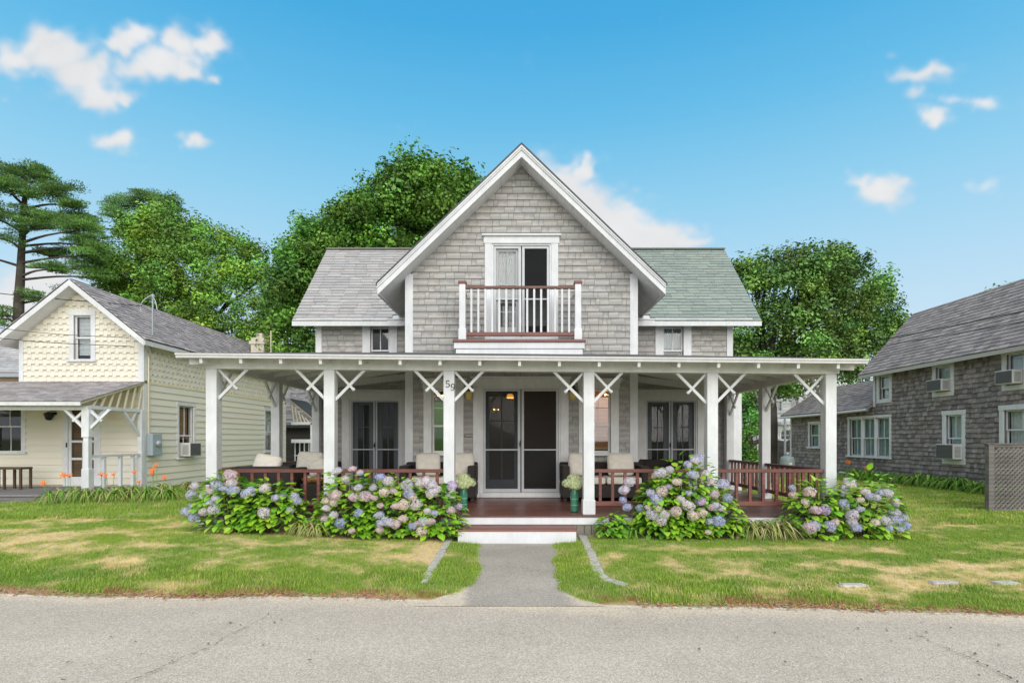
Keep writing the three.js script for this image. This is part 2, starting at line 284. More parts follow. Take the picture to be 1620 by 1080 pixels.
  variants.forEach((g, k) => { const mine = spots.filter((_, i) => i % 2 === k), im = new THREE.InstancedMesh(g, gm, mine.length), o = new THREE.Object3D();
    mine.forEach(([x, D, s, d, l], i) => { o.position.set(x, ground(x, D) - .004, -D); o.rotation.set(0, rnd() * 6.283, 0); o.scale.set(s, s * rr(.75, 1.15), s); o.updateMatrix(); im.setMatrixAt(i, o.matrix);
      const t = clamp(d + (rnd() - .5) * .35 + (rnd() < .16 ? .5 : 0)), q = rnd(), h = fbm(x * 1.3 + 70, D * 1.3, 3); col.setRGB(mix(mix(.19, .33, h), .76, t * t) * mix(.8, 1.2, q), mix(mix(.36, .46, h), .62, t * t) * mix(.8, 1.2, q), mix(.05, .3, t * t)); if (l > .45 && rnd() < .5) col.setRGB(.44, .24, .12); im.setColorAt(i, col); });
    im.name = numbered('grass'); im.userData = { kind: 'stuff', label: k ? 'longer blades of lawn grass' : 'short blades of lawn grass', category: 'grass' }; im.castShadow = im.receiveShadow = true; scene.add(im); });
  // dead leaves and clippings on the verge
  { const P = [], I = []; for (let i = 0; i < 5; i++) { const a = i * 1.256, r = .016; P.push(r * Math.cos(a), .004 + .006 * (i % 2), r * Math.sin(a) * .7); } I.push(0, 2, 1, 0, 3, 2, 0, 4, 3); const g = new THREE.BufferGeometry(); g.setAttribute('position', new THREE.BufferAttribute(new Float32Array(P), 3)); g.setIndex(I); g.computeVertexNormals(); uvBox(g);
    const n = 5200, im = new THREE.InstancedMesh(g, gm, n), o = new THREE.Object3D(); for (let i = 0; i < n; i++) { let x = rr(-6.5, 6.5); if (Math.abs(x) < 1) x = x < 0 ? x - 2 : x + 2; const far = i > n - 90, D = far ? rr(3.3, 4.7) : edgeD(x) + (rnd() - .25) * .35 * rnd() + .1 * rnd(); o.position.set(x, far ? .008 : Math.max(.012, ground(x, D) + .004), -D); o.rotation.set((rnd() - .5) * .8, rnd() * 6.28, (rnd() - .5) * .8); const s = rr(.3, 1); o.scale.set(s, s, s); o.updateMatrix(); im.setMatrixAt(i, o.matrix); far ? col.setRGB(.2, .17, .13) : col.setRGB(rr(.25, .6), rr(.15, .36), rr(.07, .2)); im.setColorAt(i, col); }
    im.name = 'leaf_litter'; im.userData = { kind: 'stuff', label: 'brown leaf litter along the verge of the road', category: 'leaf litter' }; scene.add(im); }
}
// stone edging beside the path
{
  const stoneGeo = [0, 1, 2].map((k) => { const g = new RoundedBoxGeometry(1, 1, 1, 2, .12), p = g.attributes.position; for (let i = 0; i < p.count; i++) p.setXYZ(i, p.getX(i) * (1 + .1 * (hash(i, k) - .5)), p.getY(i), p.getZ(i) * (1 + .14 * (hash(i, k + 9) - .5))); g.computeVertexNormals(); return uvBox(g, .3); });
  const edging = (label, pts, skip) => {
    const g = thing('stone_edging', label, 'edging', [pts[0][0], 0, -pts[0][1]], 'stone edgings beside the path'); const c = new THREE.CatmullRomCurve3(pts.map(([x, D]) => V3(x, 0, -D))), L = c.getLength(); let s = 0, i = 0;
    while (s < L - .1) { const w = rr(.2, .36), a = c.getPointAt(s / L), b = c.getPointAt(Math.min(1, (s + w) / L)), m = a.clone().add(b).multiplyScalar(.5), d = b.clone().sub(a); s += w + .012; i++;
      if (skip && rnd() < skip(m)) continue; const y = ground(m.x, -m.z);
      const mm = new THREE.Matrix4().makeRotationY(Math.atan2(d.x, d.z)); mm.scale(V3(rr(.085, .115), .1, w)); mm.setPosition(m.x, y - .03 + rr(-.008, .008), m.z); piece('stone', stoneGeo[i % 3], M.concrete, g, mm); }
  };
  edging('straight pale stone edging on the numbered post side of the path', [[-.97, 8.05], [-.95, 7], [-.92, 5.55]]);
  edging('pale stone edging that curves from the porch step along the lawn by the road', [[.89, 8.05], [.85, 6.6], [.83, 5.75], [.98, 5.4], [1.6, 5.33], [3.2, 5.36], [5, 5.42]], (m) => m.x > 1.15 ? (m.x > 3.4 ? .45 : .72) : 0);
  const s = new RoundedBoxGeometry(.52, .06, .36, 2, .02); s.translate(wx(217, 9.3), ground(-6.25, 9.3) + .012, -9.3); solo('concrete_slab', uvBox(s), M.concrete, 'small flat concrete slab lying in the grass', 'slab');
}
// ---------------------------------------------------------------- shingles, boards, windows
const wedge = [0, 1, 2].map((k) => {                                  // unit shingle: thick at the butt, thin at the head
  const q = [[0, 0, 1], [1, 0, 1], [1, 1, .22], [0, 1, .22], [0, 0, -.2], [1, 0, -.2], [1, 1, -.2], [0, 1, -.2]], P = [], N = [], U = [];
  const f = (a, b, c, d) => { const A = V3(...q[a]), n = V3(...q[b]).sub(A).cross(V3(...q[d]).sub(A)).normalize(); for (const i of [a, b, c, a, c, d]) { P.push(...q[i]); N.push(n.x, n.y, n.z); U.push(q[i][0] * .33 + k * .31, q[i][1] * .8 + k * .17); } };
  f(0, 1, 2, 3); f(4, 0, 3, 7); f(1, 5, 6, 2); f(4, 5, 1, 0);
  const g = new THREE.BufferGeometry(); g.setAttribute('position', new THREE.BufferAttribute(new Float32Array(P), 3)); g.setAttribute('normal', new THREE.BufferAttribute(new Float32Array(N), 3)); g.setAttribute('uv', new THREE.BufferAttribute(new Float32Array(U), 2)); return g;
});
const tones = (base, n, amt, hue = [1, 1, 1]) => { const out = []; for (let i = 0; i < n; i++) { const k = 1 + (i / (n - 1) - .5) * 2 * amt; out.push([base[0] * k * (1 + (hash(i, 3) - .5) * .05 * hue[0]), base[1] * k, base[2] * k * (1 + (hash(i, 8) - .5) * .06 * hue[2])]); } return out; };
function courses(bounds, v0, v1, exposure, wMin, wMax, holes = [], o = {}) {
  const out = []; let r = 0;
  for (let v = v0; v < v1 - .02; v += exposure, r++) {
    const top = Math.min(v + exposure, v1), mid = (v + top) / 2; let [a, b] = bounds(mid, v, top); if (b - a < .03) continue;
    let spans = [[a, b]];
    for (const [h0, h1, k0, k1] of holes) if (mid > k0 && mid < k1) spans = spans.flatMap(([s, e]) => h1 <= s || h0 >= e ? [[s, e]] : [[s, h0], [h1, e]].filter(([x, y]) => y - x > .015));
    for (const [s, e] of spans) { let u = s, i = 0; while (u < e - .01) { let w = rr(wMin, wMax); if (e - (u + w) < wMin * .6) w = e - u; const q = { u0: u, u1: u + w, v0: v, v1: top, t: rnd() }; if (o.step) { if ((i + r) % 2) q.v0 += o.step; } else if (o.ragged) q.v0 += (rnd() - .5) * o.ragged; out.push(q); u += w; i++; } }
  }
  return out;
}
function lay(name, pieces, pl, parent, tone, limit, thick, gap, o = {}) {   // the largest ones singly, the rest as one part
  const skin = o.plain ? {} : { map: grainTex, bumpMap: grainBump, bumpScale: o.bump ?? .0015 }, mats = tone.map((c) => std(lin(...c), { ...skin, roughness: o.rough ?? .85 })), rest = { P: [], N: [], U: [], C: [] };
  const size = (q) => (q.seen ?? 1) * (q.u1 - q.u0) * (q.v1 - q.v0), order = pieces.slice().sort((a, b) => size(b) - size(a)), single = new Set(order.slice(0, limit)), mm = new THREE.Matrix4(), nm = V3(), pv = V3();
  for (const q of pieces) {
    const P = q.pl ?? pl, t = thick * (.85 + .3 * hash(Math.round(q.u0 * 999), Math.round(q.v0 * 999))), k = Math.floor(q.t * 977) % 3, ti = Math.floor(q.t * tone.length) % tone.length;
    mm.makeBasis(P.U.clone().multiplyScalar(q.u1 - q.u0 - gap), P.V.clone().multiplyScalar(q.v1 - q.v0 + .004), P.N.clone().multiplyScalar(t)).setPosition(P.at(q.u0 + gap / 2, q.v0, .001));
    if (single.has(q)) { piece(name, wedge[k], mats[ti], parent, mm); continue; }
    const g = wedge[k], b = baseOf.get(parent) ?? ZERO, jit = .94 + .12 * hash(Math.round(q.u0 * 777), Math.round(q.v0 * 555)), I = new THREE.Matrix3().getNormalMatrix(mm);
    for (let i = 0; i < g.attributes.position.count; i++) { pv.fromBufferAttribute(g.attributes.position, i).applyMatrix4(mm).sub(b); rest.P.push(pv.x, pv.y, pv.z); nm.fromBufferAttribute(g.attributes.normal, i).applyMatrix3(I).normalize(); rest.N.push(nm.x, nm.y, nm.z); rest.U.push(g.attributes.uv.getX(i), g.attributes.uv.getY(i)); rest.C.push(tone[ti][0] * jit, tone[ti][1] * jit, tone[ti][2] * jit); }
  }
  if (rest.P.length) { const g = new THREE.BufferGeometry(); for (const [k, n, a] of [['position', 3, rest.P], ['normal', 3, rest.N], ['uv', 2, rest.U], ['color', 3, rest.C]]) g.setAttribute(k, new THREE.BufferAttribute(new Float32Array(a), n));
    const m = part(o.mass ?? name + '_courses', g, std(0xffffff, { vertexColors: true, ...skin, roughness: o.rough ?? .85 }), parent, false); m.userData.kind = 'stuff'; }
}
// a window on a wall plane: casing, sill, sashes, glazing bars, panes, curtain
function windowOn(parent, pl, u0, u1, v0, v1, o = {}) {
  const c = o.casing ?? .1, m = o.mat ?? M.white, b = B();
  b.box(u0 - c, u0, v0, v1, -.02, .035, pl, .006); b.box(u1, u1 + c, v0, v1, -.02, .035, pl, .006); b.box(u0 - c - .015, u1 + c + .015, v1, v1 + c, -.02, .042, pl, .006);
  if (o.cap) b.box(u0 - c - .06, u1 + c + .06, v1 + c, v1 + c + .045, -.02, .085, pl, .01).box(u0 - c - .035, u1 + c + .035, v1 + c - .05, v1 + c, -.02, .06, pl, .01);
  if (o.flat) b.box(u0 - c, u1 + c, v0 - c, v0, -.02, .034, pl, .006);
  const w = part('window', b.done(), m, parent);
  if (!o.flat) part('sill', B().box(u0 - c - .03, u1 + c + .03, v0 - .055, v0, -.02, .085, pl, .008).done(), m, w);
  const n = o.sashes ?? 1, step = (u1 - u0) / n;
  for (let s = 0; s < n; s++) {
    const a = u0 + s * step + (s ? .025 : 0), e = u0 + (s + 1) * step - (s < n - 1 ? .025 : 0), mid = v0 + (v1 - v0) * (o.rail ?? .5), f = .035;
    if (s) part('mullion', B().box(a - .05, a, v0, v1, -.04, .03, pl).done(), m, w);
    for (const [y0, y1, nz, grid] of [[mid - .018, v1, -.035, o.top ?? [1, 1]], [v0, mid + .018, -.062, o.bottom ?? [1, 1]]]) {
      const sb = B(); sb.box(a, a + f, y0, y1, nz - .025, nz, pl); sb.box(e - f, e, y0, y1, nz - .025, nz, pl); sb.box(a + f, e - f, y0, y0 + f, nz - .025, nz, pl); sb.box(a + f, e - f, y1 - f, y1, nz - .025, nz, pl);
      for (let i = 1; i < grid[0]; i++) { const u = mix(a + f, e - f, i / grid[0]); sb.box(u - .009, u + .009, y0 + f, y1 - f, nz - .02, nz - .003, pl); }
      for (let i = 1; i < grid[1]; i++) { const v = mix(y0 + f, y1 - f, i / grid[1]); sb.box(a + f, e - f, v - .009, v + .009, nz - .019, nz - .004, pl); }
      part('sash', sb.done(), m, w);
      for (let i = 0; i < grid[0]; i++) for (let k = 0; k < grid[1]; k++) part('pane', B().box(mix(a + f, e - f, i / grid[0]), mix(a + f, e - f, (i + 1) / grid[0]), mix(y0 + f, y1 - f, k / grid[1]), mix(y0 + f, y1 - f, (k + 1) / grid[1]), nz - .014, nz - .0135, pl).done(), M.glass, w);
    }
    if (o.curtain) { const P = [], I = [], N = 40, cv0 = v0 + (v1 - v0) * (o.curtainFrom ?? 0); for (let i = 0; i <= N; i++) { const u = mix(a, e, i / N), d = -.16 + .018 * Math.sin(i * 1.7 + s) + .01 * Math.sin(i * .6); for (const v of [cv0, v1]) { const p = pl.at(u, v, d); P.push(p.x, p.y, p.z); } if (i < N) I.push(2 * i, 2 * i + 2, 2 * i + 1, 2 * i + 1, 2 * i + 2, 2 * i + 3); }
      const g = new THREE.BufferGeometry(); g.setAttribute('position', new THREE.BufferAttribute(new Float32Array(P), 3)); g.setIndex(I); g.computeVertexNormals(); uvBox(g); part('curtain', g, o.curtain, w); }
    if (o.blind) { const bb = B(); for (let v = v0 + (v1 - v0) * o.blind; v < v1; v += .035) bb.box(a + .02, e - .02, v, v + .026, -.15, -.14, pl); part('blind', bb.done(), M.curtain, w); }
  }
  return w;
}
function aircon(pl, u0, u1, v0, v1, label, out = .28) {
  const p = pl.at((u0 + u1) / 2, v0, 0), t = thing('air_conditioner', label, 'air conditioner', [p.x, p.y, p.z], 'window air conditioners'), w = u1 - u0, h = v1 - v0;
  part('housing', B().box(u0, u1, v0, v1, -.2, out, pl, .012).done(), std(lin(.66, .66, .63), { roughness: .5 }), t);
  const g = B(); for (let i = 1; i < 12; i++) g.box(u0 + .03, u1 - .03, v0 + h * (i / 12.5), v0 + h * (i / 12.5) + .008, out, out + .012, pl); part('grille', g.done(), std(lin(.18, .19, .2), { roughness: .6 }), t);
  part('grille_panel', B().box(u0 + .02, u1 - .02, v0 + .02, v1 - .02, out + .001, out + .004, pl).done(), std(lin(.10, .105, .11), { roughness: .7 }), t);
  for (const s of [0, 1]) { const e = B(); for (let i = 0; i < 9; i++) { const v = v0 + h * (.14 + .08 * i); e.box(s ? u1 : u0 - .006, s ? u1 + .006 : u0, v, v + h * .035, out * .25, out * .85, pl); } part('side_louvre', e.done(), std(lin(.22, .22, .22), { roughness: .6 }), t); }
}

// ---------------------------------------------------------------- the shingled cottage
const BAY = 10.5, WING = 12.2, DECK = .34, BX0 = -2.1, BX1 = 2.17, BC = .035, WX0 = -4.36, WX1 = 4.56, POST = 8.18, BACK = 15.8;
const tilt = (x) => -.0088 * x;                                       // the old porch roof sags towards one side
const lean = (g) => { const p = g.attributes.position; for (let i = 0; i < p.count; i++) p.setY(i, p.getY(i) + tilt(p.getX(i))); return g; };
const house = thing('shingled_cottage', 'grey shingled cottage with a steep white trimmed front gable and wide white porch', 'house', [0, 0, -BAY]);
const apexY = 6.64, slope = .955, eaveY = 4.17, roofT = .2;
{
  const bay = frontPlane(BAY), wing = frontPlane(WING);
  const under = (x) => apexY - roofT - Math.abs(x - BC) * slope;
  const door = [wx(764, BAY) - .03, wx(884, BAY) + .03, DECK + .02, 2.38], bdoor = [wx(778, BAY), wx(872, BAY), wy(540, BAY), wy(386, BAY)];
  const winL = [wx(683, BAY), wx(709, BAY), wy(716, BAY), wy(615, BAY)], winR = [wx(934, BAY), wx(966, BAY), wy(716, BAY), wy(615, BAY)];
  winL[1] = winL[0] + .44; winR[0] = winR[1] - .44;
  const bayHoles = [door, bdoor, winL, winR];
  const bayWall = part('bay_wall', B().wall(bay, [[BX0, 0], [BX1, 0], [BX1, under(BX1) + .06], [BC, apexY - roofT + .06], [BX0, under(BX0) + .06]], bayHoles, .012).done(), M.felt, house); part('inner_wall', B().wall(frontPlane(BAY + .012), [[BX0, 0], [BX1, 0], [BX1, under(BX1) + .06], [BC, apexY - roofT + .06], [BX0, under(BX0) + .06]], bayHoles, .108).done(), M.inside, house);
  const fL = [wx(553, WING), wx(634, WING), DECK + .02, wy(631, WING)], fR = [wx(1020, WING), wx(1103, WING), DECK + .02, wy(631, WING)];
  const uL = [wx(586, WING), wx(616, WING), 2.95, wy(517, WING)], uR = [wx(1049, WING), wx(1081, WING), 2.95, wy(517, WING)];
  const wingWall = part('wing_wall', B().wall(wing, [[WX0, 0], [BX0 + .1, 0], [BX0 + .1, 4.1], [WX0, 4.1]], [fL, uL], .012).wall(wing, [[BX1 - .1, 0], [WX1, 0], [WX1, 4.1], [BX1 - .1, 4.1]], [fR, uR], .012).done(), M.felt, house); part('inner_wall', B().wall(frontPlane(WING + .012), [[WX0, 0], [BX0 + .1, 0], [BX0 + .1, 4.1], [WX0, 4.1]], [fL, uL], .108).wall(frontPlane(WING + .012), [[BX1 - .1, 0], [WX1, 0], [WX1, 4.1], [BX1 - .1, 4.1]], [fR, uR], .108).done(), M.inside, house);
  part('side_wall', B().box(BX0, BX0 + .12, 0, 4.6, -WING, -BAY - .12).box(BX1 - .12, BX1, 0, 4.6, -WING, -BAY - .12).box(WX0, WX0 + .12, 0, 4.1, -BACK, -WING - .12).box(WX1 - .12, WX1, 0, 4.1, -BACK, -WING - .12).done(), std(lin(.36, .33, .30), { map: grainTex }), house);
  part('gable_end_wall', B().wall(leftFacing(WX0), [[-BACK, 4.1], [-WING, 4.1], [-14, 5.9]], [], .1).wall(rightFacing(WX1), [[WING, 4.1], [BACK, 4.1], [14, 5.9]], [], .1).done(), std(lin(.36, .33, .30), { map: grainTex }), house);
  part('rear_wall', B().wall(frontPlane(BACK), [[WX0 + .13, 0], [WX1 - .13, 0], [WX1 - .13, 4.1], [2.3, 4.1], [BC, 6.3], [-2.3, 4.1], [WX0 + .13, 4.1]], [], .12).done(), M.inside, house);
  part('interior_floor', B().box(BX0 + .13, BX1 - .13, .1, DECK, -BACK + .01, -BAY - .125).box(WX0 + .13, BX0 + .12, .1, DECK, -BACK + .01, -WING - .125).box(BX1 - .12, WX1 - .13, .1, DECK, -BACK + .01, -WING - .125).done(), M.floorIn, house);
  part('upper_floor', B().box(BX0 + .13, BX1 - .13, 2.72, 2.9, -BACK + .01, -BAY - .125).box(WX0 + .13, BX0 + .12, 2.72, 2.9, -BACK + .01, -WING - .125).box(BX1 - .12, WX1 - .13, 2.72, 2.9, -BACK + .01, -WING - .125).done(), M.inside, house);
  part('interior_wall', B().box(-.95, -.89, DECK, 2.72, -13.6, -BAY - .14).box(1.08, 1.14, DECK, 2.72, -13.6, -BAY - .14).box(BX0 + .13, BX1 - .13, DECK, 2.72, -13.9, -13.8).box(BX0 + .13, BX1 - .13, 2.9, 4.6, -13.5, -13.4).done(), std(lin(.22, .235, .25), { roughness: .9 }), house);

  // shingles: gable and bay first, then the wings
  const tone = tones([.385, .375, .358], 9, .065);
  const casing = (h, c) => [h[0] - c, h[1] + c, h[2] - .06, h[3] + c];
  const inBay = (m, a, b) => { const w = Math.max(0, (apexY - roofT + .03 - a) / slope); return [Math.max(BX0 + .12, BC - w), Math.min(BX1 - .12, BC + w)]; };
  const holes = [casing(door, .15), casing(bdoor, .13), casing(winL, .15), casing(winR, .15)];
  const bayP = courses(inBay, .5, apexY - roofT, .121, .07, .29, holes, { ragged: .004 });
  bayP.forEach((q) => { q.pl = bay; q.seen = q.v0 > 3 ? 1 : q.v0 > 1.2 ? .55 : .05; });
  const wingB = (a, b) => () => [a, b];
  const wingP = [...courses(wingB(WX0 + .12, BX0 + .02), .5, 3.92, .121, .08, .3, [casing(fL, .13), casing(uL, .13)]), ...courses(wingB(BX1 - .02, WX1 - .12), .5, 3.92, .121, .08, .3, [casing(fR, .13), casing(uR, .13)])];
  wingP.forEach((q) => { q.pl = wing; q.seen = .3; });
  lay('shingle', [...bayP, ...wingP], bay, bayWall, tone, 300, .021, .005);
  // corner boards
  for (const [x0, x1, D, y0, y1] of [[BX0 - .012, BX0 + .135, BAY, .3, under(BX0 + .02) + .04], [BX1 - .135, BX1 + .012, BAY, .3, under(BX1 - .02) + .04], [WX0 - .012, WX0 + .12, WING, .3, 3.92], [WX1 - .12, WX1 + .012, WING, .3, 3.92]]) part('corner_board', B().box(x0, x1, y0, y1, -D - .1, -D + .03, null, .006).done(), M.white, house);

  // roofs
  const roofSlab = (name, mat, quads, t, parent = house) => { const b = B(); for (const q of quads) b.prism(q.map((p) => V3(...p)), t); return part(name, b.done(), mat, parent); };
  const R = 10.1, half = 2.56, lowY = apexY - half * slope;
  const gr = roofSlab('gable_roof', M.soffit, [[[BC, apexY - .03, -R - .03], [BC, apexY - .03, -BACK - .3], [BC - half + .02, lowY - .03, -BACK - .3], [BC - half + .02, lowY - .03, -R - .03]], [[BC, apexY - .03, -R - .03], [BC + half - .02, lowY - .03, -R - .03], [BC + half - .02, lowY - .03, -BACK - .3], [BC, apexY - .03, -BACK - .3]]], roofT - .03);
  roofSlab('roofing', M.rollRoof, [-1, 1].map((s) => [[BC, apexY + .022, -R + .05], [BC, apexY + .022, -BACK - .3], [BC + s * (half + .02), lowY - .015, -BACK - .3], [BC + s * (half + .02), lowY - .015, -R + .05]]), .04, gr);
  for (const s of [-1, 1]) {                                          // rake: two stepped boards, then the soffit boards, then the eave trim
    const a = (k, dy, z) => V3(BC + s * half * k, apexY - half * k * slope + dy, z);
    const strip = (y0, y1, z0, z1) => { const b = B(); b.prism([a(0, y1, -z0), a(1, y1, -z0), a(1, y1, -z1), a(0, y1, -z1)], y1 - y0); return b.done(); };
    part('rake_board', strip(-.215, -.095, R - .006, R + .035), M.white, gr); part('rake_moulding', strip(-.095, -.018, R - .03, R + .035), M.white, gr); part('rake_trim', strip(-.06, -.016, R - .045, R - .03), M.white, gr);
    part('eave_board', B().box(Math.min(BC + s * (half - .03), BC + s * (half + .012)), Math.max(BC + s * (half - .03), BC + s * (half + .012)), lowY - .21, lowY - .02, -12.6, -R - .04).done(), M.white, gr);
    const L = 2.45; for (let i = 0; i < 9; i++) { const k0 = .04 + i * .106, k1 = k0 + .104; part('soffit_board', B().prism([a(k0, -roofT - .004, -R - .04), a(k1, -roofT - .004, -R - .04), a(k1, -roofT - .004, -BAY + .016), a(k0, -roofT - .004, -BAY + .016)], .012).done(), M.trim, gr); }
  }
  const eD = 11.85, eY = 3.88, rD = 14, rY = 6.07, x0 = -4.74, x1 = 5.04, bD = 16.15;
  const wr = roofSlab('wing_roof', M.soffit, [[[x0, eY - .02, -eD], [x1, eY - .02, -eD], [x1, rY - .02, -rD], [x0, rY - .02, -rD]], [[x0, rY - .02, -rD], [x1, rY - .02, -rD], [x1, eY - .02, -bD], [x0, eY - .02, -bD]]], .09);
  part('eave_fascia', B().box(x0, BC - 2.2, eY - .11, eY - .015, -eD + .001, -eD + .022).box(BC + 2.2, x1, eY - .11, eY - .015, -eD + .001, -eD + .022).done(), M.white, wr);
  part('wing_soffit', B().box(WX0 - .3, BX0, 3.9, 3.93, -WING + .02, -eD - .002).box(BX1, WX1 + .3, 3.9, 3.93, -WING + .02, -eD - .002).done(), M.white, wr);
  const sl = Math.hypot(rD - eD, rY - eY), vv = V3(0, (rY - eY) / sl, -(rD - eD) / sl), rp = plane(V3(0, eY - .012, -eD + .02), V3(1, 0, 0), vv);
  const leftP = courses((m) => [x0, BC - Math.max(.1, (apexY - (eY + m * vv.y)) / slope) + .05], 0, sl + .01, .118, .24, .34), rightP = courses((m) => [BC + Math.max(.1, (apexY - (eY + m * vv.y)) / slope) - .05, x1], 0, sl + .01, .118, .24, .34);
  lay('roof_shingle', leftP, rp, wr, tones([.42, .41, .405], 7, .09), 0, .018, .005, { rough: .95, mass: 'grey_roof_shingles' });
  lay('roof_shingle', rightP, rp, wr, tones([.275, .325, .295], 7, .08), 0, .018, .005, { rough: .95, mass: 'green_roof_shingles' });
  part('ridge_cap', B().bar(V3(x0, rY + .015, -rD), V3(BC - .6, rY + .015, -rD), .16, .03).done(), std(lin(.24, .235, .225), { map: gritTex, roughness: 1 }), wr); part('ridge_cap', B().bar(V3(BC + .6, rY + .015, -rD), V3(x1, rY + .015, -rD), .16, .03).done(), std(lin(.2, .235, .21), { map: gritTex, roughness: 1 }), wr);

  // windows and doors
  windowOn(house, bay, ...winL, { casing: .15, cap: 1, mat: M.trim, rail: .42, top: [1, 2], bottom: [1, 1] });
  windowOn(house, bay, ...winR, { casing: .15, cap: 1, mat: M.trim, rail: .42, top: [1, 2], bottom: [1, 1] });
  windowOn(house, wing, ...uL, { casing: .17, flat: 1, rail: .42, top: [2, 1], blind: .0 }); windowOn(house, wing, ...uR, { casing: .17, flat: 1, rail: .42, top: [2, 1], curtain: M.tealGlass, curtainFrom: .5 });
  // a pair of screened leaves in one frame with glazed inner doors behind
  const doors = (pl, [u0, u1, v0, v1], o) => {
    const c = o.c, b = B(); b.box(u0 - c, u0, v0 - .02, v1, -.05, .04, pl, .006).box(u1, u1 + c, v0 - .02, v1, -.05, .04, pl, .006).box(u0 - c - .02, u1 + c + .02, v1, v1 + c, -.05, .048, pl, .006).box(u0 - c - .05, u1 + c + .05, v1 + c, v1 + c + .04, -.03, .09, pl, .01);
    b.box(u0 - .001, u0 + .03, v0, v1, -.1, .02, pl).box(u1 - .03, u1 + .001, v0, v1, -.1, .02, pl).box(u0 + .03, u1 - .03, v1 - .03, v1, -.1, .02, pl);
    const d = part(o.name ?? 'door', b.done(), o.mat, house); part('threshold', B().box(u0 - .02, u1 + .02, v0 - .02, v0 + .07, -.1, .06, pl, .01).done(), o.mat, d);
    const mid = (u0 + u1) / 2, y0 = v0 + .075, y1 = v1 - .035;
    for (const [a, e, inner, tone2] of [[u0 + .033, mid - .012, o.inner[0], o.tone[0]], [mid + .012, u1 - .033, o.inner[1], o.tone[1]]]) {
      const f = o.f, s = B(), mr = mix(y0, y1, o.rail); s.box(a, a + f, y0, y1, -.03, 0, pl).box(e - f, e, y0, y1, -.03, 0, pl).box(a + f, e - f, y0, y0 + f * 1.4, -.03, 0, pl).box(a + f, e - f, y1 - f, y1, -.03, 0, pl).box(a + f, e - f, mr - .012, mr + .012, -.028, -.003, pl);
      part('screen_frame', s.done(), M.screenFrame, d); part('insect_screen', B().box(a + f, e - f, y0 + f, y1 - f, -.02, -.0195, pl).done(), o.drape && inner ? M.softScreen : o.mesh ?? M.screen, d);
      if (!inner) continue;
      const w = o.stile, g = B(), t0 = y0 + (y1 - y0) * .12, t1 = y1 - .09; g.box(a - .01, a + w, y0, y1, -.085, -.045, pl).box(e - w, e + .01, y0, y1, -.085, -.045, pl).box(a + w, e - w, y0, t0, -.085, -.045, pl).box(a + w, e - w, t1, y1, -.085, -.045, pl);
      const cm = (a + e) / 2; g.box(cm - .009, cm + .009, t0, t1, -.078, -.05, pl); for (const k of o.bars) { const v = mix(t0, t1, k); g.box(a + w, e - w, v - .009, v + .009, -.077, -.051, pl); }
      part('inner_door', g.done(), tone2, d);
      const rows = [0, ...o.bars, 1]; for (let i = 0; i + 1 < rows.length; i++) for (const [g0, g1] of [[a + w, cm - .009], [cm + .009, e - w]]) part('pane', B().box(g0, g1, mix(t0, t1, rows[i]), mix(t0, t1, rows[i + 1]), -.066, -.065, pl).done(), M.glass, d);
      if (o.drape && inner) { const P = [], I = [], N = 36; for (let i = 0; i <= N; i++) { const u = mix(a + w, e - w, i / N); for (const [v, k] of [[t0 + .55, 1], [t1, 1]]) { const p = pl.at(u, v, -.1 + .01 * Math.sin(i * 1.4)); P.push(p.x, p.y, p.z); } if (i < N) I.push(2 * i, 2 * i + 2, 2 * i + 1, 2 * i + 1, 2 * i + 2, 2 * i + 3); } const gg = new THREE.BufferGeometry(); gg.setAttribute('position', new THREE.BufferAttribute(new Float32Array(P), 3)); gg.setIndex(I); gg.computeVertexNormals(); uvBox(gg); part('curtain', gg, M.curtain, d); }
    }
    part('handle', B().box(mid - .02, mid - .004, mix(y0, y1, .44), mix(y0, y1, .5), 0, .035, pl).box(mid - .03, mid, mix(y0, y1, .46), mix(y0, y1, .475), .02, .05, pl).done(), M.dark, d);
    return d;
  };
  doors(bay, door, { mesh: std(lin(.03, .031, .035), { transparent: true, opacity: .42, roughness: .9 }), c: .15, f: .045, rail: .41, stile: .11, bars: [.36, .68], inner: [1, 0], tone: [M.doorGrey], mat: M.trim });
  doors(wing, fL, { c: .16, f: .03, rail: .42, stile: .13, bars: [.36, .68], inner: [1, 1], tone: [M.doorGrey, M.doorGrey], mat: M.trim });
  doors(wing, fR, { c: .16, f: .03, rail: .42, stile: .13, bars: [.36, .68], inner: [1, 1], tone: [M.doorGrey, M.doorGrey], mat: M.trim });
  doors(bay, bdoor, { name: 'balcony_door', c: .13, f: .045, rail: .42, stile: .09, bars: [.2, .38, .56], inner: [1, 0], tone: [M.trim], mat: M.white, drape: 1 });

  // rear bump-out seen past the porch's far corner post
  part('rear_addition', B().wall(frontPlane(13.9), [[4.5, 0], [5.4, 0], [5.4, 2.62], [4.5, 2.62]], [[5.02, 5.2, .7, 2.4]], .1).box(5.3, 5.4, 0, 2.62, -15.6, -14.01).box(4.5, 5.4, 2.62, 2.72, -15.6, -13.9).box(4.57, 5.3, 0, 2.62, -15.6, -15.5).done(), std(lin(.34, .32, .29), { map: grainTex }), house);
  part('addition_corner_board', B().box(5.24, 5.42, .1, 2.62, -14, -13.87).done(), M.white, house); windowOn(house, frontPlane(13.9), 5.02, 5.2, .75, 2.38, { casing: .06 });

  // balcony
  const bf = 9.86, bw0 = wx(718, bf), bw1 = wx(925, bf), by = wy(537, bf);
  const bal = part('balcony', B().box(bw0 - .02, bw1 + .02, by - .045, by, -BAY + .02, -bf + .03, null, .006).done(), M.stain, house);
  part('balcony_apron', B().box(bw0, bw1, by - .155, by - .045, -BAY + .02, -bf, null, .006).box(bw0 + .03, bw1 - .03, by - .29, by - .158, -BAY + .02, -bf - .02, null, .006).done(), M.white, bal);
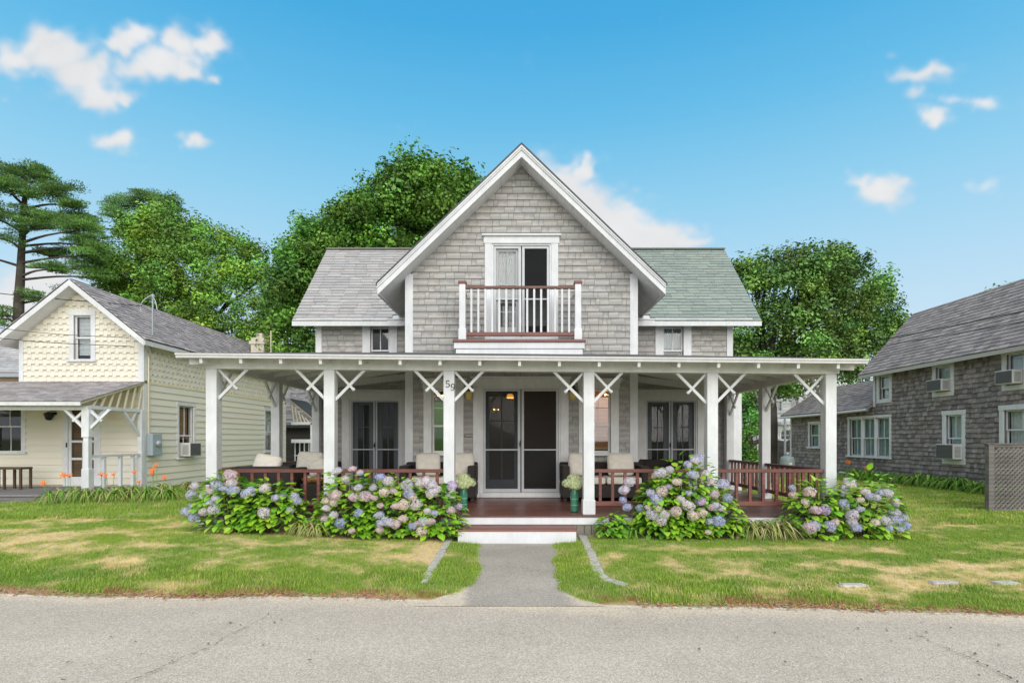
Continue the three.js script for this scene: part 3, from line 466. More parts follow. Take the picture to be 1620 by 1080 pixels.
  const pz = -bf - .075, pl0 = wx(731, bf), pl1 = wx(915, bf), railT = wy(451, bf), railB = wy(527, bf);
  for (const x of [pl0, pl1]) { part('balcony_post', B().box(x - .055, x + .055, by, wy(448, bf), pz - .055, pz + .055, null, .008).box(x - .068, x + .068, by, by + .2, pz - .068, pz + .068, null, .012).done(), M.white, bal); part('post_cap', B().box(x - .072, x + .072, wy(448, bf), wy(443.5, bf), pz - .072, pz + .072, null, .01).done(), M.stain, bal);
    part('side_rail', B().bar(V3(x, railT - .02, pz - .05), V3(x, railT - .02, -BAY + .03), .05, .035).bar(V3(x, railB, pz - .05), V3(x, railB, -BAY + .03), .05, .04).done(), M.stain, bal);
    for (let i = 1; i < 4; i++) part('baluster', B().bar(V3(x, railB, pz - .14 * i), V3(x, railT - .03, pz - .14 * i), .034).done(), M.white, bal);
    part('side_board', B().bar(V3(x, by + .25, pz - .16), V3(x, railT - .03, pz - .16), .07).done(), M.white, bal); }
  part('top_rail', B().box(pl0 + .055, pl1 - .055, railT - .045, railT, pz - .04, pz + .04, null, .008).done(), M.stain, bal);
  part('bottom_rail', B().box(pl0 + .055, pl1 - .055, railB - .035, railB + .03, pz - .03, pz + .03, null, .008).box(pl0 + .12, pl0 + .15, by, railB - .03, pz - .02, pz + .02).box(pl1 - .15, pl1 - .12, by, railB - .03, pz - .02, pz + .02).done(), M.stain, bal);
  for (let i = 0; i < 15; i++) { const x = mix(pl0 + .155, pl1 - .155, i / 14); part('baluster', B().box(x - .018, x + .018, railB + .02, railT - .04, pz - .018, pz + .018, null, .004).done(), M.white, bal); }
}
// ---------------------------------------------------------------- the porch
let numberPost;
{
  const E0 = -4.66, E1 = 4.72, De = 7.75, Ye = 2.55, pitch = .16, frontY = (D) => Ye + pitch * (D - De), X0 = BX0, X1 = BX1, end = WING;
  const yL = (x) => Ye + pitch * (x - E0), yR = (x) => Ye + pitch * (E1 - x), hl = De + (X0 - E0), hr = De + (E1 - X1);
  const shape = (dy, t, mat, name, parent) => { const b = B(), q = (x, y, D) => V3(x, y + dy, -D);
    b.prism([q(E0, Ye, De), q(E1, Ye, De), q(X1, frontY(hr), hr), q(X0, frontY(hl), hl)], t); if (Math.max(hl, hr) < BAY) b.prism([q(X0, frontY(hl), hl), q(X1, frontY(hr), hr), q(X1, frontY(BAY - .02), BAY - .02), q(X0, frontY(BAY - .02), BAY - .02)], t);
    b.prism([q(E0, Ye, De), q(X0 - .001, yL(X0), hl), q(X0 - .001, yL(X0), end - .02), q(E0, Ye, end - .02)], t); b.prism([q(E1, Ye, De), q(E1, Ye, end - .02), q(X1 + .001, yR(X1), end - .02), q(X1 + .001, yR(X1), hr)], t);
    return part(name, lean(b.done()), mat, parent); };
  const roof = shape(-.022, .03, M.trim, 'porch_roof', house); shape(.006, .022, M.rollRoof, 'porch_roofing', roof);
  const paint = std(lin(.74, .745, .745), { map: paintTex, roughness: .6 });
  part('fascia', lean(B().box(E0 - .02, E1 + .02, Ye - .066, Ye - .014, -De + .002, -De + .02).box(E0 - .026, E1 + .026, Ye - .03, Ye - .004, -De + .02, -De + .032).done()), std(lin(.62, .615, .60), { map: paintTex, roughness: .7 }), roof);
  part('fascia', lean(B().box(E0 - .022, E0 - .002, Ye - .075, Ye - .014, -end + .03, -De).done()), paint, roof); part('fascia', lean(B().box(E1 + .002, E1 + .022, Ye - .075, Ye - .014, -end + .03, -De).done()), paint, roof);
  for (let i = 0, x = E0 + .3; x < E1 - .1; x += .545, i++) { const D1 = Math.min(BAY - .03, De + Math.min(x - E0, E1 - x)); if (D1 - De < .3) continue; part('rafter', lean(B().bar(V3(x, frontY(De + .02) - .098, -De - .02), V3(x, frontY(D1) - .098, -D1), .04, .075).done()), paint, roof); }
  for (let D = 8.35; D < end - .1; D += .56) for (const s of [-1, 1]) { const e = s < 0 ? E0 : E1, inn = s < 0 ? Math.min(X0 - .02, E0 + (D - De)) : Math.max(X1 + .02, E1 - (D - De)); if (Math.abs(inn - e) < .3) continue; const y = (x) => Ye + pitch * Math.abs(x - e) - .098; part('rafter', lean(B().bar(V3(e - s * .03, y(e - s * .03), -D), V3(inn, y(inn), -D), .045, .085).done()), paint, roof); }
  for (const [e, xi, h] of [[E0, X0, hl], [E1, X1, hr]]) part('hip_rafter', lean(B().bar(V3(e + Math.sign(xi - e) * .1, Ye - .09, -De - .1), V3(xi, frontY(h) - .11, -h), .05, .11).done()), paint, roof);
  // beams
  const beamT = 2.535, beamB = 2.382, px = [338, 523, 711, 931, 1125, 1311].map((p) => wx(p, POST)), SL = -4.40, SR = 4.44;
  const beam = part('porch_beam', lean(B().box(SL - .085, SR + .085, beamB, beamT, -POST - .075, -POST + .075, null, .006).done()), paint, house);
  part('side_beam', lean(B().box(SL - .07, SL + .07, beamB, beamT, -end + .03, -POST - .076, null, .006).done()), paint, beam); part('side_beam', lean(B().box(SR - .07, SR + .07, beamB, beamT, -end + .03, -POST - .076, null, .006).done()), paint, beam);
  part('wall_beam', lean(B().bar(V3(SL, beamB + .1, -end + .07), V3(X0, yL(X0) - .2, -end + .07), .07, .13).done()), paint, beam); part('wall_beam', lean(B().bar(V3(SR, beamB + .1, -end + .07), V3(X1, yR(X1) - .2, -end + .07), .07, .13).done()), paint, beam);
  const post = (x, D, dirs, w = .078) => {
    const top = beamB + tilt(x), p = part('porch_post', B().box(x - w, x + w, DECK, top, -D - w, -D + w, null, .008).done(), M.white, house);
    part('plinth', B().box(x - w - .013, x + w + .013, DECK, DECK + .21, -D - w - .013, -D + w + .013, null, .01).done(), M.white, p);
    for (const [dx, dz] of dirs) {                                    // a crossed pair of sticks in each upper corner
      const at = (k, y) => V3(x + dx * (w + k), top + y, -D + dz * (w + k));
      part('brace', B().bar(at(-.01, -.425), at(.42, .012), .038, .042, V3(0, 1, 0), .004).done(), M.white, p);
      part('brace', B().bar(at(-.005, -.004), at(.24, -.265), .034, .036, V3(0, 1, 0), .004).done(), M.white, p);
      const k = at(.25, -.275); part('brace_drop', B().ball(k.x, k.y, k.z, .026).done(), M.white, p);
    }
    return p;
  };
  px.forEach((x, i) => { const d = []; if (i > 0) d.push([-1, 0]); if (i < 5) d.push([1, 0]); if (i === 0 || i === 5) d.push([0, -1]); const p = post(x, POST, d); if (i === 2) numberPost = p; });
  for (const [x, D, d] of [[SL, 10.3, [[0, 1], [0, -1]]], [SR, 10.3, [[0, 1], [0, -1]]], [SL + .1, 12.05, [[0, 1]]], [SR, 12.05, [[0, 1]]]]) post(x, D, d);
  // the house number
  const font = await new FontLoader().loadAsync('fonts/droid/droid_serif_regular.typeface.json');
  [['5', 700.3, 612.5, .04], ['9', 707.6, 617, -.1]].forEach(([ch, ux, uy, a]) => { const g = new TextGeometry(ch, { font, size: .098, depth: .008, curveSegments: 6 }); g.rotateZ(a); g.translate(wx(ux + 4, POST - .08), wy(uy, POST - .09), -POST + .079); part('house_number', uvBox(g.index ? g.toNonIndexed() : g), M.dark, numberPost); });

  // deck boards, fascia, skirt, step
  const dk = part('porch_deck', B().box(-4.56, 4.6, DECK - .15, DECK - .028, -end + .005, -8.06).done(), M.greyWood, house);
  const deckM = [0, 1, 2, 3].map((k) => std(lin(.165 * (1 + (k - 1.5) * .09), .062 * (1 + (k - 1.5) * .08), .05), { map: woodTex, roughness: .34 }));
  for (let D = 8.02, i = 0; D < end - .05; D += .14, i++) { const d1 = Math.min(D + .135, end - .005), spans = d1 > BAY - .02 ? [[-4.6, X0 - .02], [X1 + .02, 4.64]] : [[-4.6, 4.64]]; for (const [a, b] of spans) part('deck_board', B().box(a, b, DECK - .026, DECK - hash(i, 4) * .002, -d1, -D, null, .004).done(), deckM[(i * 7) % 4], dk); }
  part('deck_fascia', B().box(-4.58, 4.62, DECK - .13, DECK - .028, -8.06, -8.035, null, .004).box(-4.585, -4.56, DECK - .13, DECK - .028, -end + .05, -8.06).box(4.6, 4.625, DECK - .13, DECK - .028, -end + .05, -8.06).done(), M.white, dk);
  const skM = [0, 1, 2].map((k) => std(lin(.20 + .05 * k, .18 + .046 * k, .155 + .04 * k), { map: grainTex, roughness: .9 }));
  for (let x = -4.55, i = 0; x < 4.55; i++) { const w = rr(.07, .11); part('skirt_board', B().box(x, x + w, -.02, DECK - .132, -8.085, -8.065).done(), skM[Math.floor(rnd() * 3)], dk); x += w + .008; }
  const s0 = wx(724, 7.62), s1 = wx(912, 7.62), step = part('porch_step', B().box(s0 + .01, s1 - .01, 0, .165, -8.03, -7.66).done(), M.greyWood, house);
  part('riser', B().box(s0, s1, .005, .175, -7.66, -7.635, null, .004).box(s0 - .002, s0 + .01, 0, .175, -8.03, -7.66).box(s1 - .01, s1 + .002, 0, .175, -8.03, -7.66).done(), M.white, step);
  for (let i = 0; i < 3; i++) part('tread_board', B().box(s0 - .012, s1 + .012, .177, .2, -8.03 + i * .137, -8.03 + i * .137 + .132, null, .005).done(), std(lin(.25, .1, .078), { map: woodTex, roughness: .5 }), step);

  // railings: two rails and square balusters between the posts
  const railing = (a, b) => { const L = a.distanceTo(b), d = b.clone().sub(a).normalize(), n = Math.max(2, Math.round(L / .185)), r = part('porch_railing', B().bar(V3(a.x, DECK + .62, a.z), V3(b.x, DECK + .62, b.z), .075, .05, V3(0, 1, 0), .008).done(), M.stain, house);
    part('bottom_rail', B().bar(V3(a.x, DECK + .15, a.z), V3(b.x, DECK + .15, b.z), .05, .065, V3(0, 1, 0), .006).done(), M.stain, r);
    for (let i = 0; i < n; i++) { const p = a.clone().addScaledVector(d, L * (i + .5) / n); part('baluster', B().bar(V3(p.x, DECK + .18, p.z), V3(p.x, DECK + .6, p.z), .042, .042, V3(0, 0, 1), .004).done(), M.stain, r); } };
  for (const i of [0, 1, 3, 4]) railing(V3(px[i] + .08, 0, -POST), V3(px[i + 1] - .08, 0, -POST));
  for (const x of [SL, SR]) { railing(V3(x, 0, -POST - .08), V3(x, 0, -10.22)); railing(V3(x, 0, -10.38), V3(x, 0, -11.96)); }

  // lanterns by the door, a small sign, porch ceiling lamp
  const amber = std(lin(.42, .34, .10), { roughness: .3, emissive: lin(.8, .55, .12), emissiveIntensity: .05 });
  for (const p of [742.5, 905]) { const x = wx(p, BAY), y = wy(627, BAY), z = -BAY + .12; const l = part('wall_lantern', B().box(x - .05, x + .05, y + .06, y + .2, -BAY + .015, -BAY + .035).lathe([[0, .2], [.02, .19], [.03, .16], [.085, .1], [.09, .085], [.06, .08], [0, .08]], x, y, z, 8).bar(V3(x, y + .17, -BAY + .03), V3(x, y + .19, z), .018).done(), std(lin(.05, .07, .05), { roughness: .5, metalness: .4 }), house);
    part('lantern_glass', B().lathe([[0, -.07], [.03, -.068], [.055, -.02], [.062, .08], [0, .08]], x, y, z, 10).done(), amber, l); }
  { const x = wx(742.5, BAY), y = wy(689, BAY), sg = part('name_plate', B().box(x - .085, x + .085, y - .028, y + .028, -BAY + .016, -BAY + .03, null, .01).done(), M.dark, house); part('plate_face', B().box(x - .075, x + .075, y - .02, y + .02, -BAY + .03, -BAY + .033).done(), std(lin(.42, .38, .33)), sg); }
  // lamps burning inside the rooms
  const bulb = std(lin(1, .6, .2), { emissive: lin(1, .5, .12), emissiveIntensity: 5 });
  const lamp = (label, x, y, D, r, I, shade) => { const t = thing('hanging_lamp', label, 'lamp', [x, y, -D], 'lamps burning inside the cottage'); part('cord', B().bar(V3(x, y + r, -D), V3(x, 2.72, -D), .012).done(), M.dark, t);
    if (shade) part('lamp_shade', B().lathe([[r * 1.0, -r * .2], [r * .9, r * .5], [r * .4, r], [r * .35, r]], x, y, -D, 16).done(), std(lin(.9, .5, .1), { emissive: lin(1, .42, .06), emissiveIntensity: 1.2, side: THREE.DoubleSide, roughness: .6 }), t);
    else for (let i = 0; i < 5; i++) { const a = i * 1.256; part('bulb', B().ball(x + r * Math.cos(a), y, -D + r * Math.sin(a), .018).done(), bulb, t); part('arm', B().bar(V3(x, y + r * .4, -D), V3(x + r * Math.cos(a), y - .02, -D + r * Math.sin(a)), .012).done(), M.iron, t); }
    const l = new THREE.PointLight(lin(1, .58, .24), I); l.position.set(x, y - (shade ? r * .5 : .06), -D + (shade ? 0 : .02)); l.castShadow = true; l.shadow.radius = 2; scene.add(l); };
  lamp('glowing amber glass shade hanging behind the wide screen doors', wx(807, 11.6), wy(628, 11.6), 11.6, .075, .22, 1); lamp('small chandelier with five lit bulbs deep inside the middle room', wx(779, 12.6), wy(648, 12.6), 12.6, .13, .22, 0);
  lamp('warm lit bulbs behind the window beside the house number', wx(692, 11.2), wy(626, 11.2), 11.2, .1, .8, 0); lamp('warm lit bulbs above the wooden cupboard behind a porch window', wx(962, 11.0), wy(624, 11.0), 11.0, .06, .4, 0);
  { const t = thing('kitchen_cupboard', 'orange brown wooden cupboard seen through a porch window', 'cupboard', [wx(952, 11.9), DECK, -11.9]); part('carcass', B().box(1.2, 2.0, DECK, 2.6, -12.15, -11.7, null, .01).done(), std(lin(.34, .13, .035), { map: woodTex, roughness: .5 }), t); for (const x of [1.23, 1.62]) part('cupboard_door', B().box(x, x + .35, 1.35, 2.5, -11.7, -11.68, null, .006).done(), std(lin(.38, .15, .04), { map: woodTex, roughness: .45 }), t); part('worktop', B().box(1.16, 2.03, 1.2, 1.24, -12.1, -11.5, null, .006).done(), std(lin(.5, .42, .32)), t); }
  { const t = thing('green_screen', 'bright green panel standing inside behind the window by the house number', 'panel', [wx(692, 12), DECK, -12]); part('panel', B().box(-1.9, -1.1, DECK, 2.2, -12.04, -12, null, .006).done(), std(lin(.03, .2, .03), { map: clothTex, roughness: .8 }), t); part('frame', B().box(-1.94, -1.9, DECK, 2.24, -12.05, -11.99).box(-1.1, -1.06, DECK, 2.24, -12.05, -11.99).done(), M.dark, t); }
}
// ---------------------------------------------------------------- porch furniture
function pillowGeo(w, h, t) { const g = new THREE.SphereGeometry(1, 26, 18), p = g.attributes.position; for (let i = 0; i < p.count; i++) { let x = p.getX(i), y = p.getY(i), z = p.getZ(i); const sq = (a) => Math.sign(a) * Math.pow(Math.abs(a), .42); const r = Math.max(Math.abs(x), Math.abs(y)); x = sq(x) * (1 - .07 * (1 - Math.abs(y))); y = sq(y) * (1 - .07 * (1 - Math.abs(x))); p.setXYZ(i, x * w / 2, y * h / 2, z * t / 2 * (1 + .06 * Math.sin(x * 5 + y * 3))); } g.computeVertexNormals(); return uvBox(g.toNonIndexed() && g); }
function wickerSeat(name, label, x, D, w, turn, seats) {
  const t = thing(name, label, 'wicker seat', [x, DECK, -D], 'dark wicker seats on the porch'), at = (g) => g.translate(x, DECK, -D), d = .74, h = .62, a = .13;
  part('base', at(B().box(-w / 2, w / 2, .07, .3, -d / 2, d / 2 - .01, null, .02).done()), M.wicker, t);
  part('backrest', at(B().box(-w / 2, w / 2, .3, h + .04, -d / 2, -d / 2 + .12, null, .03).done()), M.wicker, t);
  for (const s of [-1, 1]) part('armrest', at(B().box(s * w / 2 - (s > 0 ? a : 0), s * w / 2 + (s < 0 ? a : 0), .301, h, -d / 2 + .121, d / 2, null, .025).done()), M.wicker, t);
  for (const sx of [-1, 1]) for (const sz of [-1, 1]) part('leg', at(B().box(sx * (w / 2 - .05) - .03, sx * (w / 2 - .05) + .03, 0, .069, sz * (d / 2 - .06) - .03, sz * (d / 2 - .06) + .03, null, .006).done()), M.wicker, t);
  const sw = (w - 2 * a) / seats; for (let i = 0; i < seats; i++) part('seat_cushion', at(B().box(-w / 2 + a + i * sw + .008, -w / 2 + a + (i + 1) * sw - .008, .302, .42, -d / 2 + .125, d / 2 + .01, null, .03).done()), M.cushion, t);
  t.rotation.y = turn; return t;
}
function pillow(x, y, D, w, h, tilt, turn, roll, label) { const g = pillowGeo(w, h, .17); const m = solo('pillow', g, M.cushion, label, 'pillow', 'cream pillows on the porch seats'); m.geometry.center(); m.position.set(x, y, -D); m.rotation.set(tilt, turn, roll, 'YXZ'); }
{
  const p1 = wx(695, 10.0), p2 = wx(955, 10.0);
  wickerSeat('wicker_loveseat', 'dark wicker loveseat with cream cushions beside the window near number 59', p1, 10.06, 1.3, 0, 2); wickerSeat('wicker_loveseat', 'dark wicker loveseat with cream cushions in front of the warmly lit window', p2, 10.06, 1.5, 0, 2);
  pillow(wx(677, 9.98), DECK + .63, 9.99, .46, .42, -.22, .05, .02, 'square cream pillow half behind the number post, on the window side'); pillow(wx(731, 9.98), DECK + .63, 9.99, .46, .42, -.22, -.1, .05, 'square cream pillow between the number post and the wide screen doors');
  pillow(wx(918, 9.98), DECK + .63, 9.99, .46, .42, -.22, .08, -.03, 'square cream pillow just behind the porch post with the vase'); pillow(wx(982, 9.98), DECK + .63, 9.99, .5, .42, -.22, -.03, .02, 'wide cream pillow below the warmly lit window and above the railing');
  wickerSeat('wicker_armchair', 'dark wicker armchair turned with its back to the street railing', -3.92, 9.0, .86, Math.PI, 1); wickerSeat('wicker_armchair', 'dark wicker armchair facing the street at the yellow house end of porch', -3.78, 10.35, .86, 0, 1);
  pillow(-4.02, DECK + .66, 9.05, .46, .36, .35, Math.PI, .18, 'cream pillow leaning over the back of the turned armchair'); pillow(-3.78, DECK + .66, 10.25, .5, .4, -.25, 0, -.04, 'cream pillow on the armchair that faces the street'); pillow(-3.55, DECK + .56, 10.0, .34, .3, -.4, -.4, .5, 'small cream pillow slumped against the street facing armchair arm');
  wickerSeat('wicker_armchair', 'dark wicker armchair by the glazed doors of the green roofed wing', 2.75, 11.3, .8, -.3, 1); 
  { const b = thing('rattan_tray', 'tan rattan tray on a low dark stand behind the railing', 'tray', [wx(497, 9.1), DECK, -9.1]); const x = wx(497, 9.1); part('stand', B().box(x - .17, x + .17, .0 + DECK, DECK + .38, -9.27, -8.93, null, .02).done(), M.wicker, b); part('tray', B().lathe([[0, 0], [.17, 0], [.2, .07], [.185, .07], [.16, .015], [0, .015]], x, DECK + .381, -9.1, 20).done(), std(lin(.45, .26, .08), { map: wickerTex, bumpMap: wickerTex, bumpScale: .004 }), b); }
}
// ---------------------------------------------------------------- plants
const tri = (P, I, N) => { const g = new THREE.BufferGeometry(); g.setAttribute('position', new THREE.BufferAttribute(new Float32Array(P), 3)); g.setIndex(I); g.computeVertexNormals(); return uvBox(g); };
const leafMat = (c, o = {}) => new THREE.MeshPhysicalMaterial({ color: c, roughness: .55, side: THREE.DoubleSide, ...o });
const broadLeaf = (() => { const P = [], I = [], prof = [[0, 0], [.12, .2], [.35, .36], [.6, .34], [.82, .18], [1, 0]]; for (const [t, w] of prof) { const droop = -.28 * t * t; P.push(-w, droop + w * .22, t, 0, droop, t, w, droop + w * .22, t); } for (let i = 0; i < 5; i++) { const a = i * 3; for (const k of [0, 1]) I.push(a + k, a + 3 + k, a + 1 + k, a + 1 + k, a + 3 + k, a + 4 + k); } return tri(P, I); })();
const leafTones = [[.19, .46, .025], [.26, .55, .03], [.33, .60, .035], [.11, .31, .03], [.40, .60, .06]].map((c) => leafMat(lin(...c)));
const florets = [0, 1, 2].map((k) => { // a mophead: many four-petalled florets on a ball
  const P = [], I = [], Cc = [], n = 74; for (let i = 0; i < n; i++) { const y = 1 - 2 * (i + .5) / n; if (y < -.75) continue; const a = i * 2.39996 + k, r = Math.sqrt(1 - y * y), c = V3(r * Math.cos(a), y * .86, r * Math.sin(a)).multiplyScalar(.86 + .2 * hash(i, k)), N = c.clone().normalize().add(V3((hash(i, k + 2) - .5) * .5, (hash(i, k + 3) - .5) * .5, (hash(i, k + 5) - .5) * .5)).normalize(), T = N.clone().cross(V3(.3, 1, .2)).normalize(), S = N.clone().cross(T), rot = hash(i, k + 7) * 1.57, b = .78 + .4 * hash(i, k + 11), pk = hash(i, k + 13);
    for (let j = 0; j < 4; j++) { const q = rot + j * 1.5708, d = (ang, rad, up) => c.clone().addScaledVector(T, Math.cos(ang) * rad).addScaledVector(S, Math.sin(ang) * rad).addScaledVector(N, up), s = .25, o = P.length / 3; for (const v of [d(q, .02, 0), d(q - .55, s * .8, .03), d(q, s, .0), d(q + .55, s * .8, .03)]) { P.push(v.x, v.y, v.z); Cc.push(b * (1 + .12 * pk), b, b * (1 - .05 * pk)); } I.push(o, o + 1, o + 2, o, o + 2, o + 3); } }
  const g = tri(P, I); g.setAttribute('color', new THREE.BufferAttribute(new Float32Array(Cc), 3)); return g; });
const bloom = { blue: [[.40, .46, .74], [.46, .50, .74], [.52, .55, .76]], grey: [[.62, .60, .72], [.70, .66, .72], [.60, .59, .70]], pink: [[.72, .58, .60], [.76, .66, .60], [.66, .52, .60]], violet: [[.56, .44, .74]], lime: [[.58, .70, .40]] };
for (const k in bloom) bloom[k] = bloom[k].map((c) => std(lin(...c), { vertexColors: true, roughness: .85, side: THREE.DoubleSide }));
const orient = (pos, dir, up, s) => { const z = dir.clone().normalize(), x = up.clone().cross(z).normalize(), y = z.clone().cross(x); return new THREE.Matrix4().makeBasis(x.multiplyScalar(s), y.multiplyScalar(s), z.multiplyScalar(s)).setPosition(pos); };
function mergedLeaves(geo, list) { // [matrix, [r,g,b]]
  const n = geo.attributes.position.count, P = new Float32Array(list.length * n * 3), N = new Float32Array(list.length * n * 3), C = new Float32Array(list.length * n * 3), I = [], v = V3(), m3 = new THREE.Matrix3(), idx = geo.index.array;
  list.forEach(([m, c], k) => { m3.getNormalMatrix(m); for (let i = 0; i < n; i++) { const o = (k * n + i) * 3; v.fromBufferAttribute(geo.attributes.position, i).applyMatrix4(m); P[o] = v.x; P[o + 1] = v.y; P[o + 2] = v.z; v.fromBufferAttribute(geo.attributes.normal, i).applyMatrix3(m3).normalize(); N[o] = v.x; N[o + 1] = v.y; N[o + 2] = v.z; C[o] = c[0]; C[o + 1] = c[1]; C[o + 2] = c[2]; } for (const q of idx) I.push(k * n + q); });
  const g = new THREE.BufferGeometry(); g.setAttribute('position', new THREE.BufferAttribute(P, 3)); g.setAttribute('normal', new THREE.BufferAttribute(N, 3)); g.setAttribute('color', new THREE.BufferAttribute(C, 3)); g.setAttribute('uv', new THREE.BufferAttribute(new Float32Array(list.length * n * 2), 2)); g.setIndex(I); return g;
}
const massLeaf = leafMat(0xffffff, { vertexColors: true });
// a hydrangea: domes [x, D, half width, half depth, top], flower heads given where the photograph shows them
function hydrangea(label, domes, heads, mood, nLeaf, single) {
  domes = domes.map(([x, D, rx, rz, top]) => [x, 7.8, rx * .9, rx < .25 ? rz : .29, top]); const cx = domes.reduce((s, d) => s + d[0], 0) / domes.length, cd = domes[0][1], gy = ground(cx, cd), t = thing('hydrangea_bush', label, 'hydrangea', [cx, gy, -cd], 'hydrangeas along the porch'), leaves = [], big = [];
  const bump = (x, y) => 1 + .22 * (vnoise(x * 3.1 + cx * 7, y * 3.1 + 3) - .5);
  for (const [x, D, rx, rz, top] of domes) {
    const H = top - gy, st = B(); for (let i = 0; i < 16; i++) { const a = rnd() * 6.283, r = rnd(); st.tube([V3(x + rx * .25 * r * Math.cos(a), gy - .02, -D + rz * .25 * r * Math.sin(a)), V3(x + rx * .55 * r * Math.cos(a), gy + H * .4, -D + rz * .5 * r * Math.sin(a)), V3(x + rx * .8 * r * Math.cos(a), gy + H * .8 * (1 - .3 * r), -D + rz * .75 * r * Math.sin(a))], .008, 6, 5); } part('stem', st.done(), std(lin(.10, .075, .05), { roughness: .9 }), t);
    const n = Math.round(nLeaf * rx / .8); for (let i = 0; i < n; i++) { const az = rnd() * 6.283, el = Math.asin(clamp(rr(-.12, 1), -1, 1)), q = rnd() < .72 ? rr(.82, 1.04) : rr(.45, .85), b = bump(az * 1.3 + x, el * 2), p = V3(x + rx * q * b * Math.cos(az) * Math.pow(Math.cos(el), .7), gy + .06 + (H - .08) * q * b * Math.max(.0, .12 + .88 * Math.sin(el)), -D + rz * q * b * Math.sin(az) * Math.pow(Math.cos(el), .7));
      const out = V3(Math.cos(az) * Math.cos(el) / rx, Math.sin(el) * .5 - .25 + rnd() * .4, Math.sin(az) * Math.cos(el) / rz).normalize().add(V3(rr(-.6, .6), rr(-.35, .25), rr(-.6, .6))).normalize(), s = rr(.075, .13), m = orient(p, out, V3(rr(-.3, .3), 1, rr(-.3, .3)), s), tone = Math.floor(rnd() * 5);
      (q > .9 && Math.sin(az) > .1 && big.length < single ? big : leaves).push([m, tone]); } }
  for (const [m, k] of big) piece('leaf', broadLeaf, leafTones[k], t, m);
  const b = baseOf.get(t); const f = part('foliage', mergedLeaves(broadLeaf, leaves.map(([m, k]) => { const c = leafTones[k].color; const mm = m.clone(); mm.elements[12] -= b.x; mm.elements[13] -= b.y; mm.elements[14] -= b.z; return [mm, [c.r, c.g, c.b]]; })), massLeaf, t, false); f.userData.kind = 'stuff';
  for (const [px, py, kind, r0] of heads) { // each head sits on the dome's surface along its line of sight
    let best = null; for (const [x, D, rx, rz, top] of domes) { const H = top - gy, X = wx(px, D - rz * .5), Y = wy(py, D - rz * .5), a = (X - x) / rx, c = clamp((Y - gy) / H, 0, 1), q = 1 - Math.min(.98, a * a) - Math.min(.9, c * c) * .9, dd = D - .05 - rz * Math.sqrt(Math.max(.02, q)); if (!best || dd < best) best = dd; }
    const p = V3(wx(px, best), wy(py, best), -best), r = (r0 ?? rr(.05, .088)), k = kind ?? (rnd() < mood[0] ? 'blue' : rnd() < mood[1] ? 'grey' : 'pink'), set = bloom[k], m = new THREE.Matrix4().compose(p, new THREE.Quaternion().setFromEuler(new THREE.Euler(rr(.2, .7), rnd() * 6, rr(-.4, .4))), V3(r * rr(.9, 1.15), r * rr(.72, 1), r)); piece('flower_head', florets[Math.floor(rnd() * 3)], set[Math.floor(rnd() * set.length)], t, m); }
}
const from = (list, ox, oy, s) => list.map(([a, b, k, r]) => [ox + a / s, oy + b / s, k, r]);
hydrangea('low hydrangea with mostly blue flower heads under the porch corner beside yellow house', [[-3.95, 7.62, .55, .42, .93], [-3.42, 7.66, .5, .4, .86]], from([[570, 240], [580, 340], [400, 360], [600, 430], [490, 410], [250, 490], [90, 480], [110, 600], [50, 685], [130, 750], [200, 640], [250, 680], [370, 650], [320, 570], [390, 525], [760, 470], [820, 440], [1215, 500], [1345, 500], [1375, 560], [1300, 670], [980, 700], [990, 400], [1120, 520], [330, 430, 'pink'], [140, 380, 'grey'], [640, 420]], 290, 720, 7.71), [.72, .8], 1150, 110);
hydrangea('wide hydrangea crowded with lavender and faded pink heads below the number post', [[-2.32, 7.62, .52, .42, .98], [-1.72, 7.58, .62, .45, .9], [-1.15, 7.6, .42, .4, .78]], from([[970, 680], [1010, 700], [930, 735], [1000, 780], [975, 830], [1080, 780], [1040, 825], [1085, 835], [850, 810], [830, 850, 'pink'], [880, 820], [1000, 915, 'blue'], [905, 970], [870, 925], [1120, 875], [1140, 805], [1160, 745], [1120, 725], [1190, 800], [1200, 880, 'pink'], [1240, 870, 'pink'], [1290, 830, 'pink'], [1310, 870], [1270, 810], [1330, 760], [1360, 745], [1390, 765], [1420, 790], [1395, 810], [1310, 970, 'pink'], [1350, 960, 'grey'], [1390, 960, 'pink'], [1340, 1010, 'pink'], [1290, 985], [1240, 945, 'pink'], [1200, 975, 'pink'], [1165, 965], [1410, 915], [1370, 905], [1500, 770, 'violet'], [1495, 900], [1540, 880, 'violet', .045], [1115, 1005, 'pink'], [965, 1010, 'pink', .045], [1120, 970, 'blue'], [1140, 950, 'blue'], [1110, 925, 'blue'], [830, 890], [820, 945, 'pink'], [890, 690, 'grey'], [1260, 765], [870, 860]], 270, 540, 3.374), [.22, .62], 1150, 110);
hydrangea('tall round hydrangea with pale lavender heads in front of the white post', [[2.24, 7.6, .6, .46, 1.12], [1.93, 7.62, .38, .4, .86], [2.66, 7.66, .4, .38, .74]], from([[560, 555], [525, 575], [435, 600], [390, 615], [550, 625, 'blue'], [640, 660], [700, 670], [655, 720], [720, 740], [590, 755, 'violet'], [530, 715], [490, 745], [525, 775], [470, 660], [430, 685, 'violet', .05], [370, 745], [340, 715], [210, 700], [205, 750], [225, 785], [235, 660], [290, 790], [330, 785], [345, 820], [375, 790, 'pink'], [410, 820], [390, 850], [465, 805, 'pink'], [590, 815, 'pink'], [550, 825, 'pink'], [640, 785], [660, 780], [630, 855, 'blue'], [675, 855, 'blue'], [625, 908, 'pink', .045], [690, 790], [395, 705, 'pink'], [575, 545], [615, 620]], 920, 550, 3.115), [.3, .7], 1150, 110);
